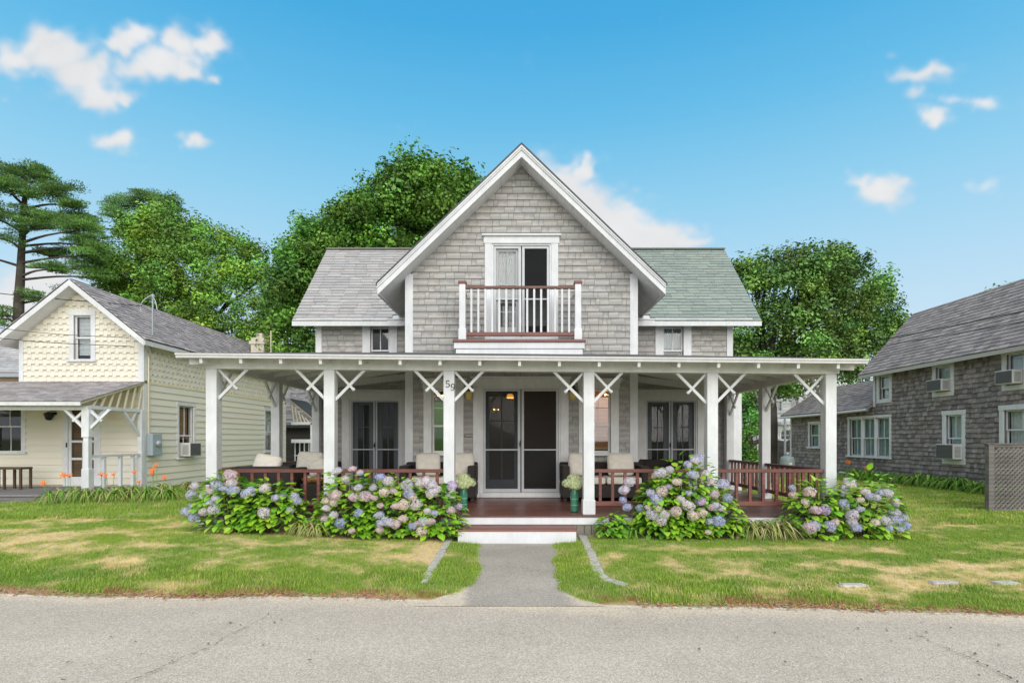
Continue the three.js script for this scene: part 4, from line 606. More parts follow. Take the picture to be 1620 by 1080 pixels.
hydrangea('low spreading hydrangea with grey blue heads by the porch end facing the grey house', [[4.06, 7.7, .42, .4, .84], [4.72, 7.55, .58, .48, .92]], from([[1040, 690], [1045, 725], [1125, 712, 'pink'], [1105, 760, 'pink'], [1200, 797, 'violet'], [1295, 770], [1325, 668], [1300, 690], [1290, 715], [1155, 800, 'pink'], [1125, 885, 'pink'], [1150, 875], [1250, 860, 'pink'], [1225, 880], [1335, 825], [1335, 860], [1355, 885, 'blue'], [1375, 795], [1375, 750], [1420, 730], [1455, 740], [1470, 715], [1510, 715], [1545, 755], [1550, 770], [1545, 810], [1580, 830, 'blue'], [1545, 845], [1495, 850], [1450, 860], [1515, 890], [1565, 890, 'blue'], [1590, 875, 'blue'], [1400, 710]], 920, 550, 3.115), [.4, .75], 1050, 100);
hydrangea('small leafy green shrub without flowers beside the porch step', [[1.26, 7.78, .2, .19, .42]], [], [0, 0], 560, 40);
// green glass vases with cut mopheads
for (const [x, D, where] of [[wx(909, 8.42), 8.42, 'on the deck by the white post with plinth'], [wx(733, 8.5), 8.5, 'on the deck behind the lavender hydrangea']]) {
  const v = thing('glass_vase', 'green glass vase ' + where, 'vase', [x, DECK, -D], 'green vases on the porch'); part('vase_body', B().lathe([[0, 0], [.058, 0], [.062, .02], [.06, .26], [.05, .3], [.056, .33], [.048, .33], [.042, .3], [.05, .25], [.052, .03], [0, .025]], x, DECK, -D, 20).done(), phys(lin(.05, .26, .17), { roughness: .08, clearcoat: 1, transparent: true, opacity: .82 }), v); part('bands', B().lathe([[.0625, .1], [.066, .105], [.0625, .11]], x, DECK, -D, 20).lathe([[.0625, .19], [.066, .195], [.0625, .2]], x, DECK, -D, 20).done(), phys(lin(.25, .45, .32), { roughness: .1 }), v);
  const f = thing('flower_bouquet', 'pale green mophead bouquet in the vase ' + where, 'flowers', [x, DECK + .3, -D], 'bouquets in green vases'); for (const [dx, dy, dz, s] of [[-.085, .12, 0, .1], [.085, .13, .02, .1], [0, .19, -.03, .105], [0, .1, .08, .095]]) piece('flower_head', florets[0], bloom.lime[0], f, new THREE.Matrix4().compose(V3(x + dx, DECK + .3 + dy, -D + dz), new THREE.Quaternion(), V3(s, s * .85, s)));
  part('stem', B().tube([V3(x, DECK + .1, -D), V3(x - .01, DECK + .3, -D), V3(x - .05, DECK + .4, -D)], .006, 6, 5).tube([V3(x + .01, DECK + .1, -D), V3(x + .02, DECK + .3, -D), V3(x + .05, DECK + .41, -D)], .006, 6, 5).done(), leafTones[0], f); for (let i = 0; i < 5; i++) piece('leaf', broadLeaf, leafTones[i % 5], f, orient(V3(x, DECK + .34, -D), V3(Math.cos(i * 1.3), .2, Math.sin(i * 1.3)), V3(0, 1, 0), .1));
}
// strap-leaved clumps
const strap = (() => { const P = [], I = []; for (let i = 0; i <= 7; i++) { const t = i / 7, w = .028 * (1 - t * t * .95), y = 1.25 * t - 1.15 * t * t * t, z = .9 * t * t; P.push(-w, y + .006, z, 0, y, z, w, y + .006, z); } for (let i = 0; i < 7; i++) { const a = i * 3; for (const k of [0, 1]) I.push(a + k, a + 3 + k, a + 1 + k, a + 1 + k, a + 3 + k, a + 4 + k); } return tri(P, I); })();
const lilyMat = std(lin(.80, .20, .02), { roughness: .6, side: THREE.DoubleSide });
const lily = (() => { const P = [], I = []; for (let j = 0; j < 6; j++) { const a = j * 1.047, c = Math.cos(a), s = Math.sin(a), o = P.length / 3, q = (r, y, w) => { P.push(c * r - s * w, y, s * r + c * w, c * r + s * w, y, s * r - c * w); }; q(.1, 0, .06); q(.5, .7, .24); q(1, .9, .2); q(1.2, .75, .02); for (let i = 0; i < 3; i++) I.push(o + 2 * i, o + 2 * i + 1, o + 2 * i + 2, o + 2 * i + 1, o + 2 * i + 3, o + 2 * i + 2); } return tri(P, I); })();
function strapClump(name, label, spots, n, len, tone, flowers = [], group = 'strap-leaved clumps') {
  const [x0, D0] = spots[0], gy = ground(x0, D0), t = thing(name, label, 'plant', [x0, gy, -D0], group), list = [];
  for (const [x, D, k = 1] of spots) for (let i = 0; i < n; i++) { const a = rnd() * 6.283, r = .06 * rnd(), s = rr(len * .6, len) * k, c = tone[Math.floor(rnd() * tone.length)], y = ground(x, D); const m = new THREE.Matrix4().makeRotationY(a); m.scale(V3(.9, s * rr(.75, 1.15), s * rr(.6, 1.15))); const w = rr(.55, 1); m.scale(V3(w, 1, 1)); m.setPosition(x - x0 + r * Math.cos(a) * 1.5, y - gy, -D + D0 + r * Math.sin(a) * 1.5); list.push([m, c]); }
  const f = part('leaves', mergedLeaves(strap, list), massLeaf, t, false); f.userData.kind = 'stuff';
  for (const [px, py, D, s = .05] of flowers) { const p = V3(wx(px, D), wy(py, D), -D); part('flower_stalk', B().tube([V3(p.x + rr(-.08, .08), ground(p.x, D), -D), V3(p.x + rr(-.03, .03), p.y * .6, -D), V3(p.x, p.y, -D)], .006, 8, 5).done(), leafTones[0], t); piece('lily_flower', lily, lilyMat, t, new THREE.Matrix4().compose(p, new THREE.Quaternion().setFromEuler(new THREE.Euler(rr(.3, 1.1), rnd() * 6, 0)), V3(s, s, s))); }
}
const fresh = [[.19, .40, .04], [.25, .46, .05], [.30, .50, .07], [.14, .31, .04]], faded = [[.32, .40, .09], [.42, .42, .14], [.22, .36, .07], [.52, .44, .22]];
strapClump('grass_clump', 'arching grass clump between the two hydrangeas beside the numbered post', [[-2.93, 7.72], [-2.78, 7.66], [-3.05, 7.8]], 60, .42, faded); strapClump('grass_clump', 'arching grass clump by the porch railing facing the grey house', [[3.15, 7.7], [3.35, 7.62], [3.5, 7.68], [3.25, 7.82], [3.02, 7.75]], 62, .5, faded);
strapClump('grass_clump', 'small grass tuft beside the low green shrub at the step', [[1.5, 7.72], [1.42, 7.8]], 40, .3, fresh);
strapClump('daylily_clump', 'daylilies with orange flowers in front of the yellow house porch', [[wx(95, 11.9), 11.9], [wx(115, 12), 12], [wx(135, 11.9), 11.9], [wx(160, 12), 12], [wx(180, 12), 12], [wx(205, 12.1), 12.1], [wx(230, 12.2), 12.2], [wx(255, 12.3), 12.3], [wx(75, 11.7), 11.7, .8], [wx(270, 12.3), 12.3]], 70, .62, [...fresh, ...faded], [[70, 766, 12.2, .068], [102, 753, 12.3, .068], [110, 755, 12.3, .068], [160, 753, 12.5, .068], [168, 754, 12.5, .055], [180, 752, 12.6, .055], [213, 748, 12.6, .055], [220, 764, 12.5, .055], [243, 745, 12.8, .068], [241, 752, 12.8, .068], [261, 757, 12.7, .068], [248, 737, 12.8, .055]]);
strapClump('daylily_clump', 'band of strappy green daylily leaves along the grey shingled wall', [...Array(22)].map((_, i) => { const D = 12.6 + i * .3; return [11.25 - .15 * rnd(), D, rr(.75, 1.1)]; }), 60, .7, [...fresh, [.09, .2, .03]], [[1341, 732, 19, .085], [1371, 742, 17.4, .085]]);
strapClump('grass_clump', 'grass clump growing along the side wall of the yellow house', [[-8.9, 14.2], [-9.2, 13.6], [-9.3, 13.2], [-8.6, 14.8]], 60, .5, faded);
// ---------------------------------------------------------------- the yellow house
{
  const X = -9.73, F = 14.7, E = 23.6, XL = -12.92, RC = -11.32, ap = 5.42, sl = .80, over = .28;
  const y = thing('yellow_house', 'cream yellow clapboard house with staggered shingle gable and white trim', 'house', [RC, 0, -F]);
  const fp = frontPlane(F), rp = rightFacing(X), under = (x) => ap - .16 - Math.abs(x - RC) * sl;
  const up = [wx(117, F), wx(144, F), wy(569, F), wy(499, F)], door = [wx(108, F), wx(152, F), .22, 2.26], wl = [wx(-8, F), wx(34, F), wy(715, F), wy(634, F)];
  const base = std(lin(.62, .57, .45), { map: paintTex });
  const fw = part('front_wall', B().wall(fp, [[-15.2, 0], [X, 0], [X, under(X) + .05], [RC, ap - .12], [XL, under(XL) + .05], [XL, 2.9], [-15.2, 2.9]], [up, door, wl], .12).done(), base, y);
  const w1 = [16.2, 16.92, wy(723, 16.5), wy(642, 16.5)], w2 = [21.7, 22.5, .95, 2.5];
  const sw = part('side_wall', B().wall(rp, [[F + .121, 0], [E, 0], [E, under(X) + .05], [F + .121, under(X) + .05]], [w1, w2], .12).done(), base, y);
  part('rear_wall', B().box(-15.2, X - .13, 0, 3.5, -E, -E + .12).wall(frontPlane(E - .13), [[XL, 3.5], [X - .13, 3.5], [X - .13, under(X)], [RC, ap - .2], [XL, under(XL)]], [], .1).box(XL, XL + .1, 2.9, under(XL), -E + .2, -F - .13).box(-15.2, -15.1, 0, 2.9, -E + .13, -F - .13).done(), M.inside, y);
  part('interior_floor', B().box(-15.08, X - .13, .05, .19, -E + .14, -F - .13).box(-15.08, X - .13, 2.62, 2.7, -E + .14, -F - .13).box(-15.08, XL - .01, 2.9, 2.95, -E + .14, -F - .13).done(), M.floorIn, y); part('interior_wall', B().box(-15, X - .2, .2, 2.6, -18.1, -18).done(), std(lin(.2, .16, .11)), y);
  const ct = tones([.79, .755, .645], 7, .03), cas = (h, c = .1) => [h[0] - c, h[1] + c, h[2] - .06, h[3] + c];
  const band = 2.87;
  const gab = courses((m, a, b) => [Math.max(XL + .1, RC - (ap - .12 - b) / sl), Math.min(X - .1, RC + (ap - .12 - b) / sl)], 2.86, ap - .16, .15, .098, .102, [cas(up, .12)], { step: .045 }); gab.forEach((q) => { q.pl = fp; q.seen = 1; });
  const sb = courses(() => [F + .1, E], band + .06, under(X) + .02, .15, .098, .102, [], { step: .045 }); sb.forEach((q) => { q.pl = rp; q.seen = .2; });
  lay('staggered_shingle', [...gab, ...sb], fp, fw, ct, 300, .024, .002, { plain: 1, rough: .6 });
  part('band_board', B().box(F, E, band - .02, band + .06, 0, .03, rp, .005).done(), M.cream, sw);
  const lap = [...courses(() => [F + .1, E], .12, band - .02, .183, 9, 12, [cas(w1), cas(w2)])]; lap.forEach((q) => { q.pl = rp; }); lay('clapboard', lap, rp, sw, ct, 300, .036, 0, { plain: 1, rough: .55 });
  const lapF = courses(() => [-15.2, X - .1], .24, 2.62, .17, 9, 12, [cas(door, .12), cas(wl, .12)]); lay('clapboard', lapF, fp, fw, ct, 300, .038, 0, { plain: 1, rough: .55 });
  part('corner_board', B().box(X - .12, X + .012, .1, under(X) + .02, -F, -F + .03, null, .005).box(X, X + .03, .1, under(X) + .02, -F - .1, -F + .03, null, .005).done(), M.white, y); part('corner_board', B().box(XL - .01, XL + .1, 2.86, under(XL), -F, -F + .03, null, .005).done(), M.white, y); part('corner_board', B().box(X, X + .03, .1, under(X), -E, -E + .1, null, .005).done(), M.white, y);
  part('foundation', B().box(X - .1, X - .005, -.05, .115, -E, -F - .01).done(), std(lin(.28, .17, .09), { map: gritTex }), y);
  windowOn(y, fp, ...up, { casing: .12, rail: .5, top: [1, 1], blind: .12 }); windowOn(y, fp, ...wl, { casing: .12, rail: .5, top: [2, 1], bottom: [2, 1] });
  windowOn(y, rp, ...w1, { casing: .1, rail: .42, top: [2, 1], bottom: [2, 1], curtain: std(lin(.36, .2, .09), { map: woodTex }), curtainFrom: .35 }); windowOn(y, rp, ...w2, { casing: .1, rail: .48, blind: .4 });
  aircon(rp, 16.3, 16.86, w1[2] + .03, w1[2] + .42, 'pale window air conditioner in the side wall of the yellow house');
  { const [a, b, c, d] = door, dr = part('door', B().box(a - .13, a, c - .02, d, -.03, .035, fp, .005).box(b, b + .13, c - .02, d, -.03, .035, fp, .005).box(a - .15, b + .15, d, d + .12, -.03, .042, fp, .005).done(), M.white, y);
    const g = B(), f = .07; g.box(a, a + f, c, d, -.03, .0, fp).box(b - f, b, c, d, -.03, .0, fp).box(a + f, b - f, c, c + .22, -.03, 0, fp).box(a + f, b - f, d - f, d, -.03, 0, fp); for (const k of [.32, .54]) g.box(a + f, b - f, mix(c, d, k), mix(c, d, k) + .06, -.029, -.002, fp); g.box((a + b) / 2 - .015, (a + b) / 2 + .015, c + .22, mix(c, d, .54), -.028, -.003, fp); part('screen_frame', g.done(), M.white, dr);
    part('inner_door', B().box(a, b, c, d, -.11, -.07, fp).done(), std(lin(.34, .21, .1), { map: woodTex, roughness: .5 }), dr); part('insect_screen', B().box(a + f, b - f, c + .2, d - f, -.02, -.0195, fp).done(), M.screen, dr); part('handle', B().box(a - .03, a - .01, 1.2, 1.32, .035, .06, fp).done(), M.dark, dr); }
  { const lx = wx(83, F), ly = wy(657, F), l = part('wall_lantern', B().box(lx - .04, lx + .12, ly + .02, ly + .12, 0.02, .04, fp).lathe([[0, .1], [.1, .05], [.11, .03], [.06, -.12], [.02, -.13], [0, -.13]], lx, ly, -F + .13, 8).done(), M.dark, y); }
  // main roof
  const S = F - .4, half = 1.88, low = ap - half * sl; const rf = part('roof', B().prism([V3(RC, ap - .02, -S), V3(RC + half, low - .02, -S), V3(RC + half, low - .02, -E - .3), V3(RC, ap - .02, -E - .3)], .12).prism([V3(RC, ap - .02, -S), V3(RC, ap - .02, -E - .3), V3(RC - half, low - .02, -E - .3), V3(RC - half, low - .02, -S)], .12).done(), M.soffit, y);
  for (const s of [-1, 1]) part('rake_board', B().prism([V3(RC, ap - .005, -S + .025), V3(RC + s * half, low - .005, -S + .025), V3(RC + s * half, low - .005, -S), V3(RC, ap - .005, -S)], .15).done(), M.white, rf);
  part('eave_board', B().box(RC + half, RC + half + .02, low - .13, low - .02, -E - .3, -S).done(), M.white, rf);
  const L = Math.hypot(1, sl), roofP = plane(V3(RC + half + .03, low + .01, 0), V3(0, 0, -1), V3(-1 / L, sl / L, 0)); const rows = courses(() => [S - .03, E + .3], 0, half * L + .02, .15, .1, .28, [], { ragged: .03 }); lay('roof_shingle', rows, roofP, rf, tones([.36, .335, .34], 8, .25), 300, .02, .006, { rough: .95 });
  const roofQ = plane(V3(RC - half - .03, low + .01, 0), V3(0, 0, 1), V3(1 / L, sl / L, 0)); lay('roof_shingle', courses(() => [-E - .3, -S + .03], 0, half * L, .3, .4, .6), roofQ, rf, tones([.36, .335, .34], 4, .2), 0, .02, .006, { mass: 'far_slope_shingles' });
  part('chimney', B().box(-10.45, -9.95, 3.9, 5.35, -22.6, -22.1).box(-10.5, -9.9, 5.1, 5.22, -22.65, -22.05).box(-10.32, -10.08, 5.35, 5.55, -22.45, -22.25).done(), std(lin(.62, .56, .47), { map: gritTex, roughness: .95 }), rf); part('vent_pipe', B().bar(V3(-9.62, 3.9, -22), V3(-9.62, 5.6, -22), .05).done(), std(lin(.5, .46, .32)), rf);
  // front porch
  const P0 = 12.55, PY = wy(634, P0), pr = part('porch_roof', B().prism([V3(-15.2, PY - .02, -P0), V3(X + .05, PY - .02, -P0), V3(X + .05, 2.9, -F), V3(-15.2, 2.9, -F)], .05).done(), M.cream, y);
  const pl = Math.hypot(F - P0, 2.9 - PY), pp = plane(V3(0, PY - .005, -P0 + .02), V3(1, 0, 0), V3(0, (2.9 - PY) / pl, -(F - P0) / pl)); lay('roof_shingle', courses(() => [-15.2, X + .08], 0, pl, .15, .1, .26, [], { ragged: .02 }), pp, pr, tones([.36, .335, .34], 8, .22), 0, .02, .006, { mass: 'porch_roof_shingles' });
  part('eave_board', B().box(-15.2, X + .05, PY - .1, PY - .02, -P0, -P0 + .03).done(), M.white, pr);
  part('porch_beam', B().box(-15.2, X + .04, PY - .19, PY - .1, -12.85, -12.75).box(X - .05, X + .04, PY - .16, PY - .08, -F, -12.85).done(), M.white, y);
  for (let i = 0; i < 7; i++) { const D = 12.95 + i * .26, top = PY + (D + .12 - P0) / (F - P0) * (2.9 - PY) - .05; part('gable_slat', B().bar(V3(X, PY - .1, -D), V3(X, top, -D - .16), .04, .03, V3(1, 0, 0)).done(), M.cream, pr); } part('slat_rail', B().bar(V3(X, PY - .03, -P0 - .05), V3(X, 2.86, -F), .05, .05).done(), M.cream, pr);
  for (const [px, D] of [[138, 12.8], [-40, 12.8]]) { const x = wx(px, D), p = part('porch_post', B().box(x - .06, x + .06, .2, PY - .18, -D - .06, -D + .06, null, .006).box(x - .085, x + .085, 1.45, PY - .18, -D - .085, -D + .085, null, .012).box(x - .085, x + .085, .2, .75, -D - .085, -D + .085, null, .012).done(), M.white, y); for (const s of [-1, 1]) { part('brace', B().bar(V3(x + s * .07, PY - .6, -D), V3(x + s * .5, PY - .18, -D), .06).done(), M.white, p); part('brace', B().bar(V3(x + s * .06, PY - .2, -D), V3(x + s * .33, PY - .44, -D), .05).done(), M.white, p); } if (px > 0) part('brace', B().bar(V3(x, PY - .6, -D - .07), V3(x, PY - .18, -D - .5), .06).done(), M.white, p); }
  { const p = part('wall_post', B().box(X - .06, X + .06, .2, PY - .1, -F + .04, -F + .16, null, .006).done(), M.white, y); part('brace', B().bar(V3(X, PY - .75, -F + .16), V3(X, PY - .16, -F + .75), .06).bar(V3(X, PY - .16, -F + .3), V3(X, PY - .45, -F + .46), .05).done(), M.white, p); }
  const rl = part('porch_railing', B().bar(V3(X, 1.02, -12.9), V3(X, 1.02, -14.55), .07, .06).done(), M.white, y); for (const D of [13.3, 13.85, 14.3]) part('baluster', B().bar(V3(X, .2, -D), V3(X, 1, -D), .07).done(), M.white, rl);
  const dk = part('porch_deck', B().box(-15.2, X + .06, .02, .16, -F, -12.45).done(), M.grayDeck, y); for (let D = 12.4; D < F - .05; D += .19) part('deck_board', B().box(-15.25, X + .1, .162, .198, -Math.min(D + .18, F - .01), -D, null, .004).done(), M.grayDeck, dk); part('deck_step', B().box(-15.2, wx(45, 12.1), 0, .07, -12.38, -11.95).box(-15.2, wx(48, 12.1), .071, .1, -12.38, -11.9, null, .005).done(), M.grayDeck, y);
  // lower wing beyond
  const wr = part('side_wing_roof', B().prism([V3(-17.5, 3.3, -16.2), V3(XL - .02, 3.3, -16.2), V3(XL - .02, 4.5, -18), V3(-17.5, 4.5, -18)], .09).done(), std(lin(.25, .24, .24), { map: gritTex }), y); lay('roof_shingle', courses(() => [-17.5, XL - .03], 0, 2.16, .14, .15, .3), plane(V3(0, 3.305, -16.18), V3(1, 0, 0), V3(0, 1.2, -1.8).normalize()), wr, tones([.45, .445, .45], 6, .15), 0, .02, .006, { mass: 'wing_roof_shingles' }); part('side_wing_wall', B().box(-17.2, XL - .05, 2.8, 3.25, -16.7, -16.5).done(), M.cream, y); part('side_wing_fascia', B().box(-17.5, XL - .02, 3.18, 3.29, -16.2, -16.16).done(), std(lin(.4, .43, .48)), wr);
  // rear porch with slatted gable
  const q = part('rear_porch', B().box(X, X + .9, 2.02, 2.14, -24.3, -24.2).box(X + .82, X + .92, 0, 2.1, -24.3, -24.2).box(X, X + .9, 1.25, 1.4, -24.29, -24.21).done(), M.white, y); for (let i = 0; i < 5; i++) part('gable_slat', B().bar(V3(X + .1 + .16 * i, 2.14, -24.25), V3(X + .02 + .14 * i, 2.9 - .15 * i, -24.25), .05, .04).done(), M.cream, q); part('sloped_rail', B().bar(V3(X, 3.05, -24.25), V3(X + 1.15, 2.1, -24.25), .07, .09).done(), M.cream, q); part('sloped_roof', B().prism([V3(X, 3.13, -24.1), V3(X + 1.2, 2.14, -24.1), V3(X + 1.2, 2.14, -26), V3(X, 3.13, -26)], .04).done(), M.rollRoof, q);
  part('rear_window', B().box(X, X + .8, .1, 1.25, -24.6, -24.55).done(), phys(lin(.02, .025, .022), { roughness: .08 }), q); const mb = B(); for (let i = 0; i < 4; i++) mb.box(X + .2 * i + .02, X + .2 * i + .06, .1, 1.25, -24.55, -24.52); mb.box(X, X + .8, .68, .72, -24.55, -24.521); part('glazing_bar', mb.done(), M.white, q);
  // meter box, pipe, service mast
  const mz = F - .1; const me = part('meter_box', B().box(F + .06, F + .46, .98, 1.56, .03, .2, rp, .02).done(), std(lin(.36, .43, .47), { roughness: .5 }), y); part('meter', B().ball(X + .24, 1.3, -F - .24, .07, .085, .085).done(), M.steel, me); part('conduit', B().bar(V3(X + .06, 1.5, -F - .12), V3(X + .06, 3.55, -F - .12), .035).done(), std(lin(.7, .64, .46)), me);
  const ms = part('service_mast', B().bar(V3(-9.68, 3.7, -F - .3), V3(-9.68, 5.15, -F - .3), .032).ball(-9.68, 5.18, -F - .3, .05, .06, .05).tube([V3(-9.68, 5.2, -F - .25), V3(-9.85, 5.05, -F - .2), V3(-9.95, 4.85, -F - .2), V3(-9.9, 4.75, -F - .2)], .015).tube([V3(-9.68, 5.2, -F - .25), V3(-9.55, 5.02, -F - .2), V3(-9.5, 4.8, -F - .2)], .015).done(), M.steel, y);
  const wires = (label, pts, r) => solo('utility_wire', B().tube(pts, r, 30, 5).done(), M.wire, label, 'wire', 'overhead wires');
  wires('thin utility wire running to the mast on the yellow house', [V3(-9.9, 4.9, -F - .2), V3(-13, 5.02, -14), V3(-17, 5.5, -13)], .011); wires('lower thin utility wire crossing the yellow gable to its corner', [V3(-9.8, 3.75, -F + .35), V3(-12, 3.82, -14), V3(-16, 4.15, -12.6)], .009); wires('slack telephone wire just under the yellow gable window', [V3(-9.8, 3.95, -F + .45), V3(-12, 4.05, -14), V3(-16, 4.5, -12.4)], .007);
  { const bt = thing('garden_bench', 'small dark wooden bench on the yellow house porch', 'bench', [wx(15, 13.9), .2, -13.9]), x0 = wx(-12, 13.9), x1 = wx(43, 13.9); part('seat', B().box(x0, x1, .68, .73, -14.05, -13.7, null, .006).done(), std(lin(.12, .075, .04), { map: woodTex }), bt); for (const x of [x0 + .03, (x0 + x1) / 2, x1 - .03]) for (const z of [-14.02, -13.74]) part('leg', B().bar(V3(x, .2, z), V3(x, .68, z), .045).done(), std(lin(.10, .06, .035)), bt); }
}
// ---------------------------------------------------------------- the house behind the yellow one
{ const h = thing('rear_cottage', 'dark shingled cottage half hidden behind the yellow house', 'house', [-9.5, 0, -29]); part('wall', B().box(-14, -8.3, 0, 2.2, -33, -29).done(), std(lin(.07, .062, .056), { map: grainTex }), h); const r = part('roof', B().prism([V3(-14.3, 2.1, -28.6), V3(-8, 2.1, -28.6), V3(-8, 4.4, -31), V3(-14.3, 4.4, -31)], .12).prism([V3(-14.3, 4.4, -31), V3(-8, 4.4, -31), V3(-8, 2.1, -33.4), V3(-14.3, 2.1, -33.4)], .12).done(), M.rollRoof, h); const L = Math.hypot(2.4, 2.3); lay('roof_shingle', courses(() => [-14.3, -8], 0, L, .16, .15, .35, [], { ragged: .03 }), plane(V3(0, 2.11, -28.58), V3(1, 0, 0), V3(0, 2.3 / L, -2.4 / L)), r, tones([.34, .32, .32], 7, .3), 0, .02, .006, { mass: 'roof_shingles' });
  part('door', B().box(-10.2, -9.4, .1, 2, -29, -28.95).done(), M.dark, h); }
// ---------------------------------------------------------------- the grey shingled house
{
  const X = 11.6, N = 11.6, C = 18.6, E = 24.3, h = thing('grey_shingle_house', 'long weathered grey brown shingled house with white windows and air conditioners', 'house', [X, 0, -C]);
  const p = leftFacing(X), at = (px) => -X * FOCAL / (px - CX), wins = [[1390, 1411, 2.68, 3.42, {}], [1343, 1411, .84, 2.1, { sashes: 3 }], [1479, 1509, 2.7, 3.4, {}], [1495, 1527, .86, 2.06, {}], [1590, 1626, 2.68, 3.42, {}], [1586, 1650, 1.2, 2.1, { sashes: 1 }]].map(([a, b, c, d, o]) => [at(a) + .07, at(b) - .07, c, d, o]);
  const ext = [at(1294), at(1302), 1.1, 2.0, {}]; ext[0] = -22.7; ext[1] = -22.0;
  const base = std(lin(.2, .175, .165), { map: grainTex }), wall = part('wall', B().wall(p, [[-E, 0], [-N + 2, 0], [-N + 2, 3.75], [-C, 3.75], [-C, 2.5], [-E, 2.5]], [...wins, ext].map((w) => w.slice(0, 4)), .12).done(), base, h);
  part('end_wall', B().wall(frontPlane(9.6), [[X + .01, 0], [15.2, 0], [15.2, 3.7], [13.4, 5.4], [X + .01, 3.7]], [], .12).wall(frontPlane(C - .12), [[X + .13, 2.4], [15.2, 2.4], [15.2, 3.6], [13.4, 5.4], [X + .13, 3.7]], [], .12).box(15.1, 15.2, 0, 3.7, -E, -9.73).wall(frontPlane(E - .12), [[X + .13, 0], [14.6, 0], [14.6, 2.5], [13.1, 3.5], [X + .13, 2.5]], [], .12).done(), base, h);
  part('interior_floor', B().box(X + .13, 15.09, .05, .2, -E + .01, -9.73).box(X + .13, 15.09, 2.3, 2.4, -C + .13, -9.73).box(13.2, 13.3, .2, 3.6, -E + .14, -9.73).done(), std(lin(.22, .2, .18)), h);
  const cas = (w, c) => [w[0] - c, w[1] + c, w[2] - .07, w[3] + c], tone = tones([.25, .224, .217], 12, .34);
  const ps = [...courses(() => [-C + .1, -N + 2], .05, 3.62, .127, .06, .2, wins.map((w) => cas(w, .11)), { ragged: .022 }), ...courses(() => [-E + .1, -C], .05, 2.46, .127, .07, .22, [cas(ext, .1), cas(wins[1], .1)], { ragged: .022 })]; ps.forEach((q) => { q.seen = Math.abs(q.u0) < 12.7 ? 0.01 : q.v0 < .35 ? .3 : 200 / (q.u0 * q.u0); });
  lay('shingle', ps, p, wall, tone, 300, .032, .006, { rough: .95, bump: .004 });
  part('corner_board', B().box(-C - .01, -C + .1, 2.45, 3.66, 0, .03, p, .005).done(), M.white, h); part('corner_board', B().box(-E, -E + .1, .05, 2.44, 0, .03, p, .005).done(), M.white, h);
  wins.forEach((w, i) => windowOn(h, p, w[0], w[1], w[2], w[3], { casing: i === 1 ? .09 : .12, flat: i !== 1 ? 1 : 0, rail: .48, top: i === 1 || i === 3 || i === 5 ? [2, 1] : [1, 1], bottom: i === 1 || i === 5 ? [2, 1] : [1, 1], curtain: i === 1 ? M.tealGlass : i === 5 ? M.curtain : std(lin(.60, .70, .66), { map: clothTex }), ...w[4] })); windowOn(h, p, ...ext.slice(0, 4), { casing: .1, rail: .5, curtain: M.tealGlass });
  for (const [i, a, l] of [[2, .0, 'pale air conditioner in the small upstairs window of grey house'], [3, .12, 'wide air conditioner in the downstairs window of grey house'], [4, 0, 'air conditioner in the upstairs window above the lattice fence']]) { const w = wins[i]; aircon(p, w[0] + .0 - (a ? .05 : .04), w[1] - .02 + (a ? .03 : 0), w[2] + .02, w[2] + (a ? .42 : .34), l, .26); }
  const eY = 3.53, eX = 11.28, rX = 13.1, rY = 5.56, roof = part('roof', B().prism([V3(eX, eY - .02, -9.3), V3(eX, eY - .02, -C - .3), V3(rX, rY - .02, -C - .3), V3(rX, rY - .02, -9.3)], .1).prism([V3(rX, rY - .02, -9.3), V3(rX, rY - .02, -C - .3), V3(15.4, 3.4, -C - .3), V3(15.4, 3.4, -9.3)], .1).done(), M.greyWood, h), L = Math.hypot(rX - eX, rY - eY);
  const rt = tones([.315, .285, .278], 9, .22); lay('roof_shingle', courses(() => [-C - .32, -9.3], 0, L + .02, .14, .12, .3, [], { ragged: .012 }), plane(V3(eX - .02, eY - .005, 0), V3(0, 0, 1), V3((rX - eX) / L, (rY - eY) / L, 0)), roof, rt, 0, .017, .005, { rough: .95, mass: 'roof_shingles' }); part('eave_board', B().box(eX - .02, eX, eY - .12, eY - .02, -C - .3, -9.3).done(), std(lin(.5, .49, .46)), roof);
  const xr = part('extension_roof', B().prism([V3(11.3, 2.4, -C), V3(11.3, 2.4, -E - .3), V3(13.05, 3.55, -E - .3), V3(13.05, 3.55, -C)], .09).prism([V3(13.05, 3.55, -C), V3(13.05, 3.55, -E - .3), V3(14.8, 2.4, -E - .3), V3(14.8, 2.4, -C)], .09).done(), M.greyWood, h), L2 = Math.hypot(1.75, 1.15); lay('roof_shingle', courses(() => [-E - .32, -C], 0, L2, .14, .12, .3, [], { ragged: .012 }), plane(V3(11.28, 2.41, 0), V3(0, 0, 1), V3(1.75 / L2, 1.15 / L2, 0)), xr, rt, 0, .017, .005, { rough: .95, mass: 'extension_roof_shingles' });
  part('gutter', B().tube([V3(11.26, 2.33, -E - .2), V3(11.26, 2.33, -21), V3(11.26, 2.36, -C + .2)], .045, 10, 8).done(), M.white, xr);
}
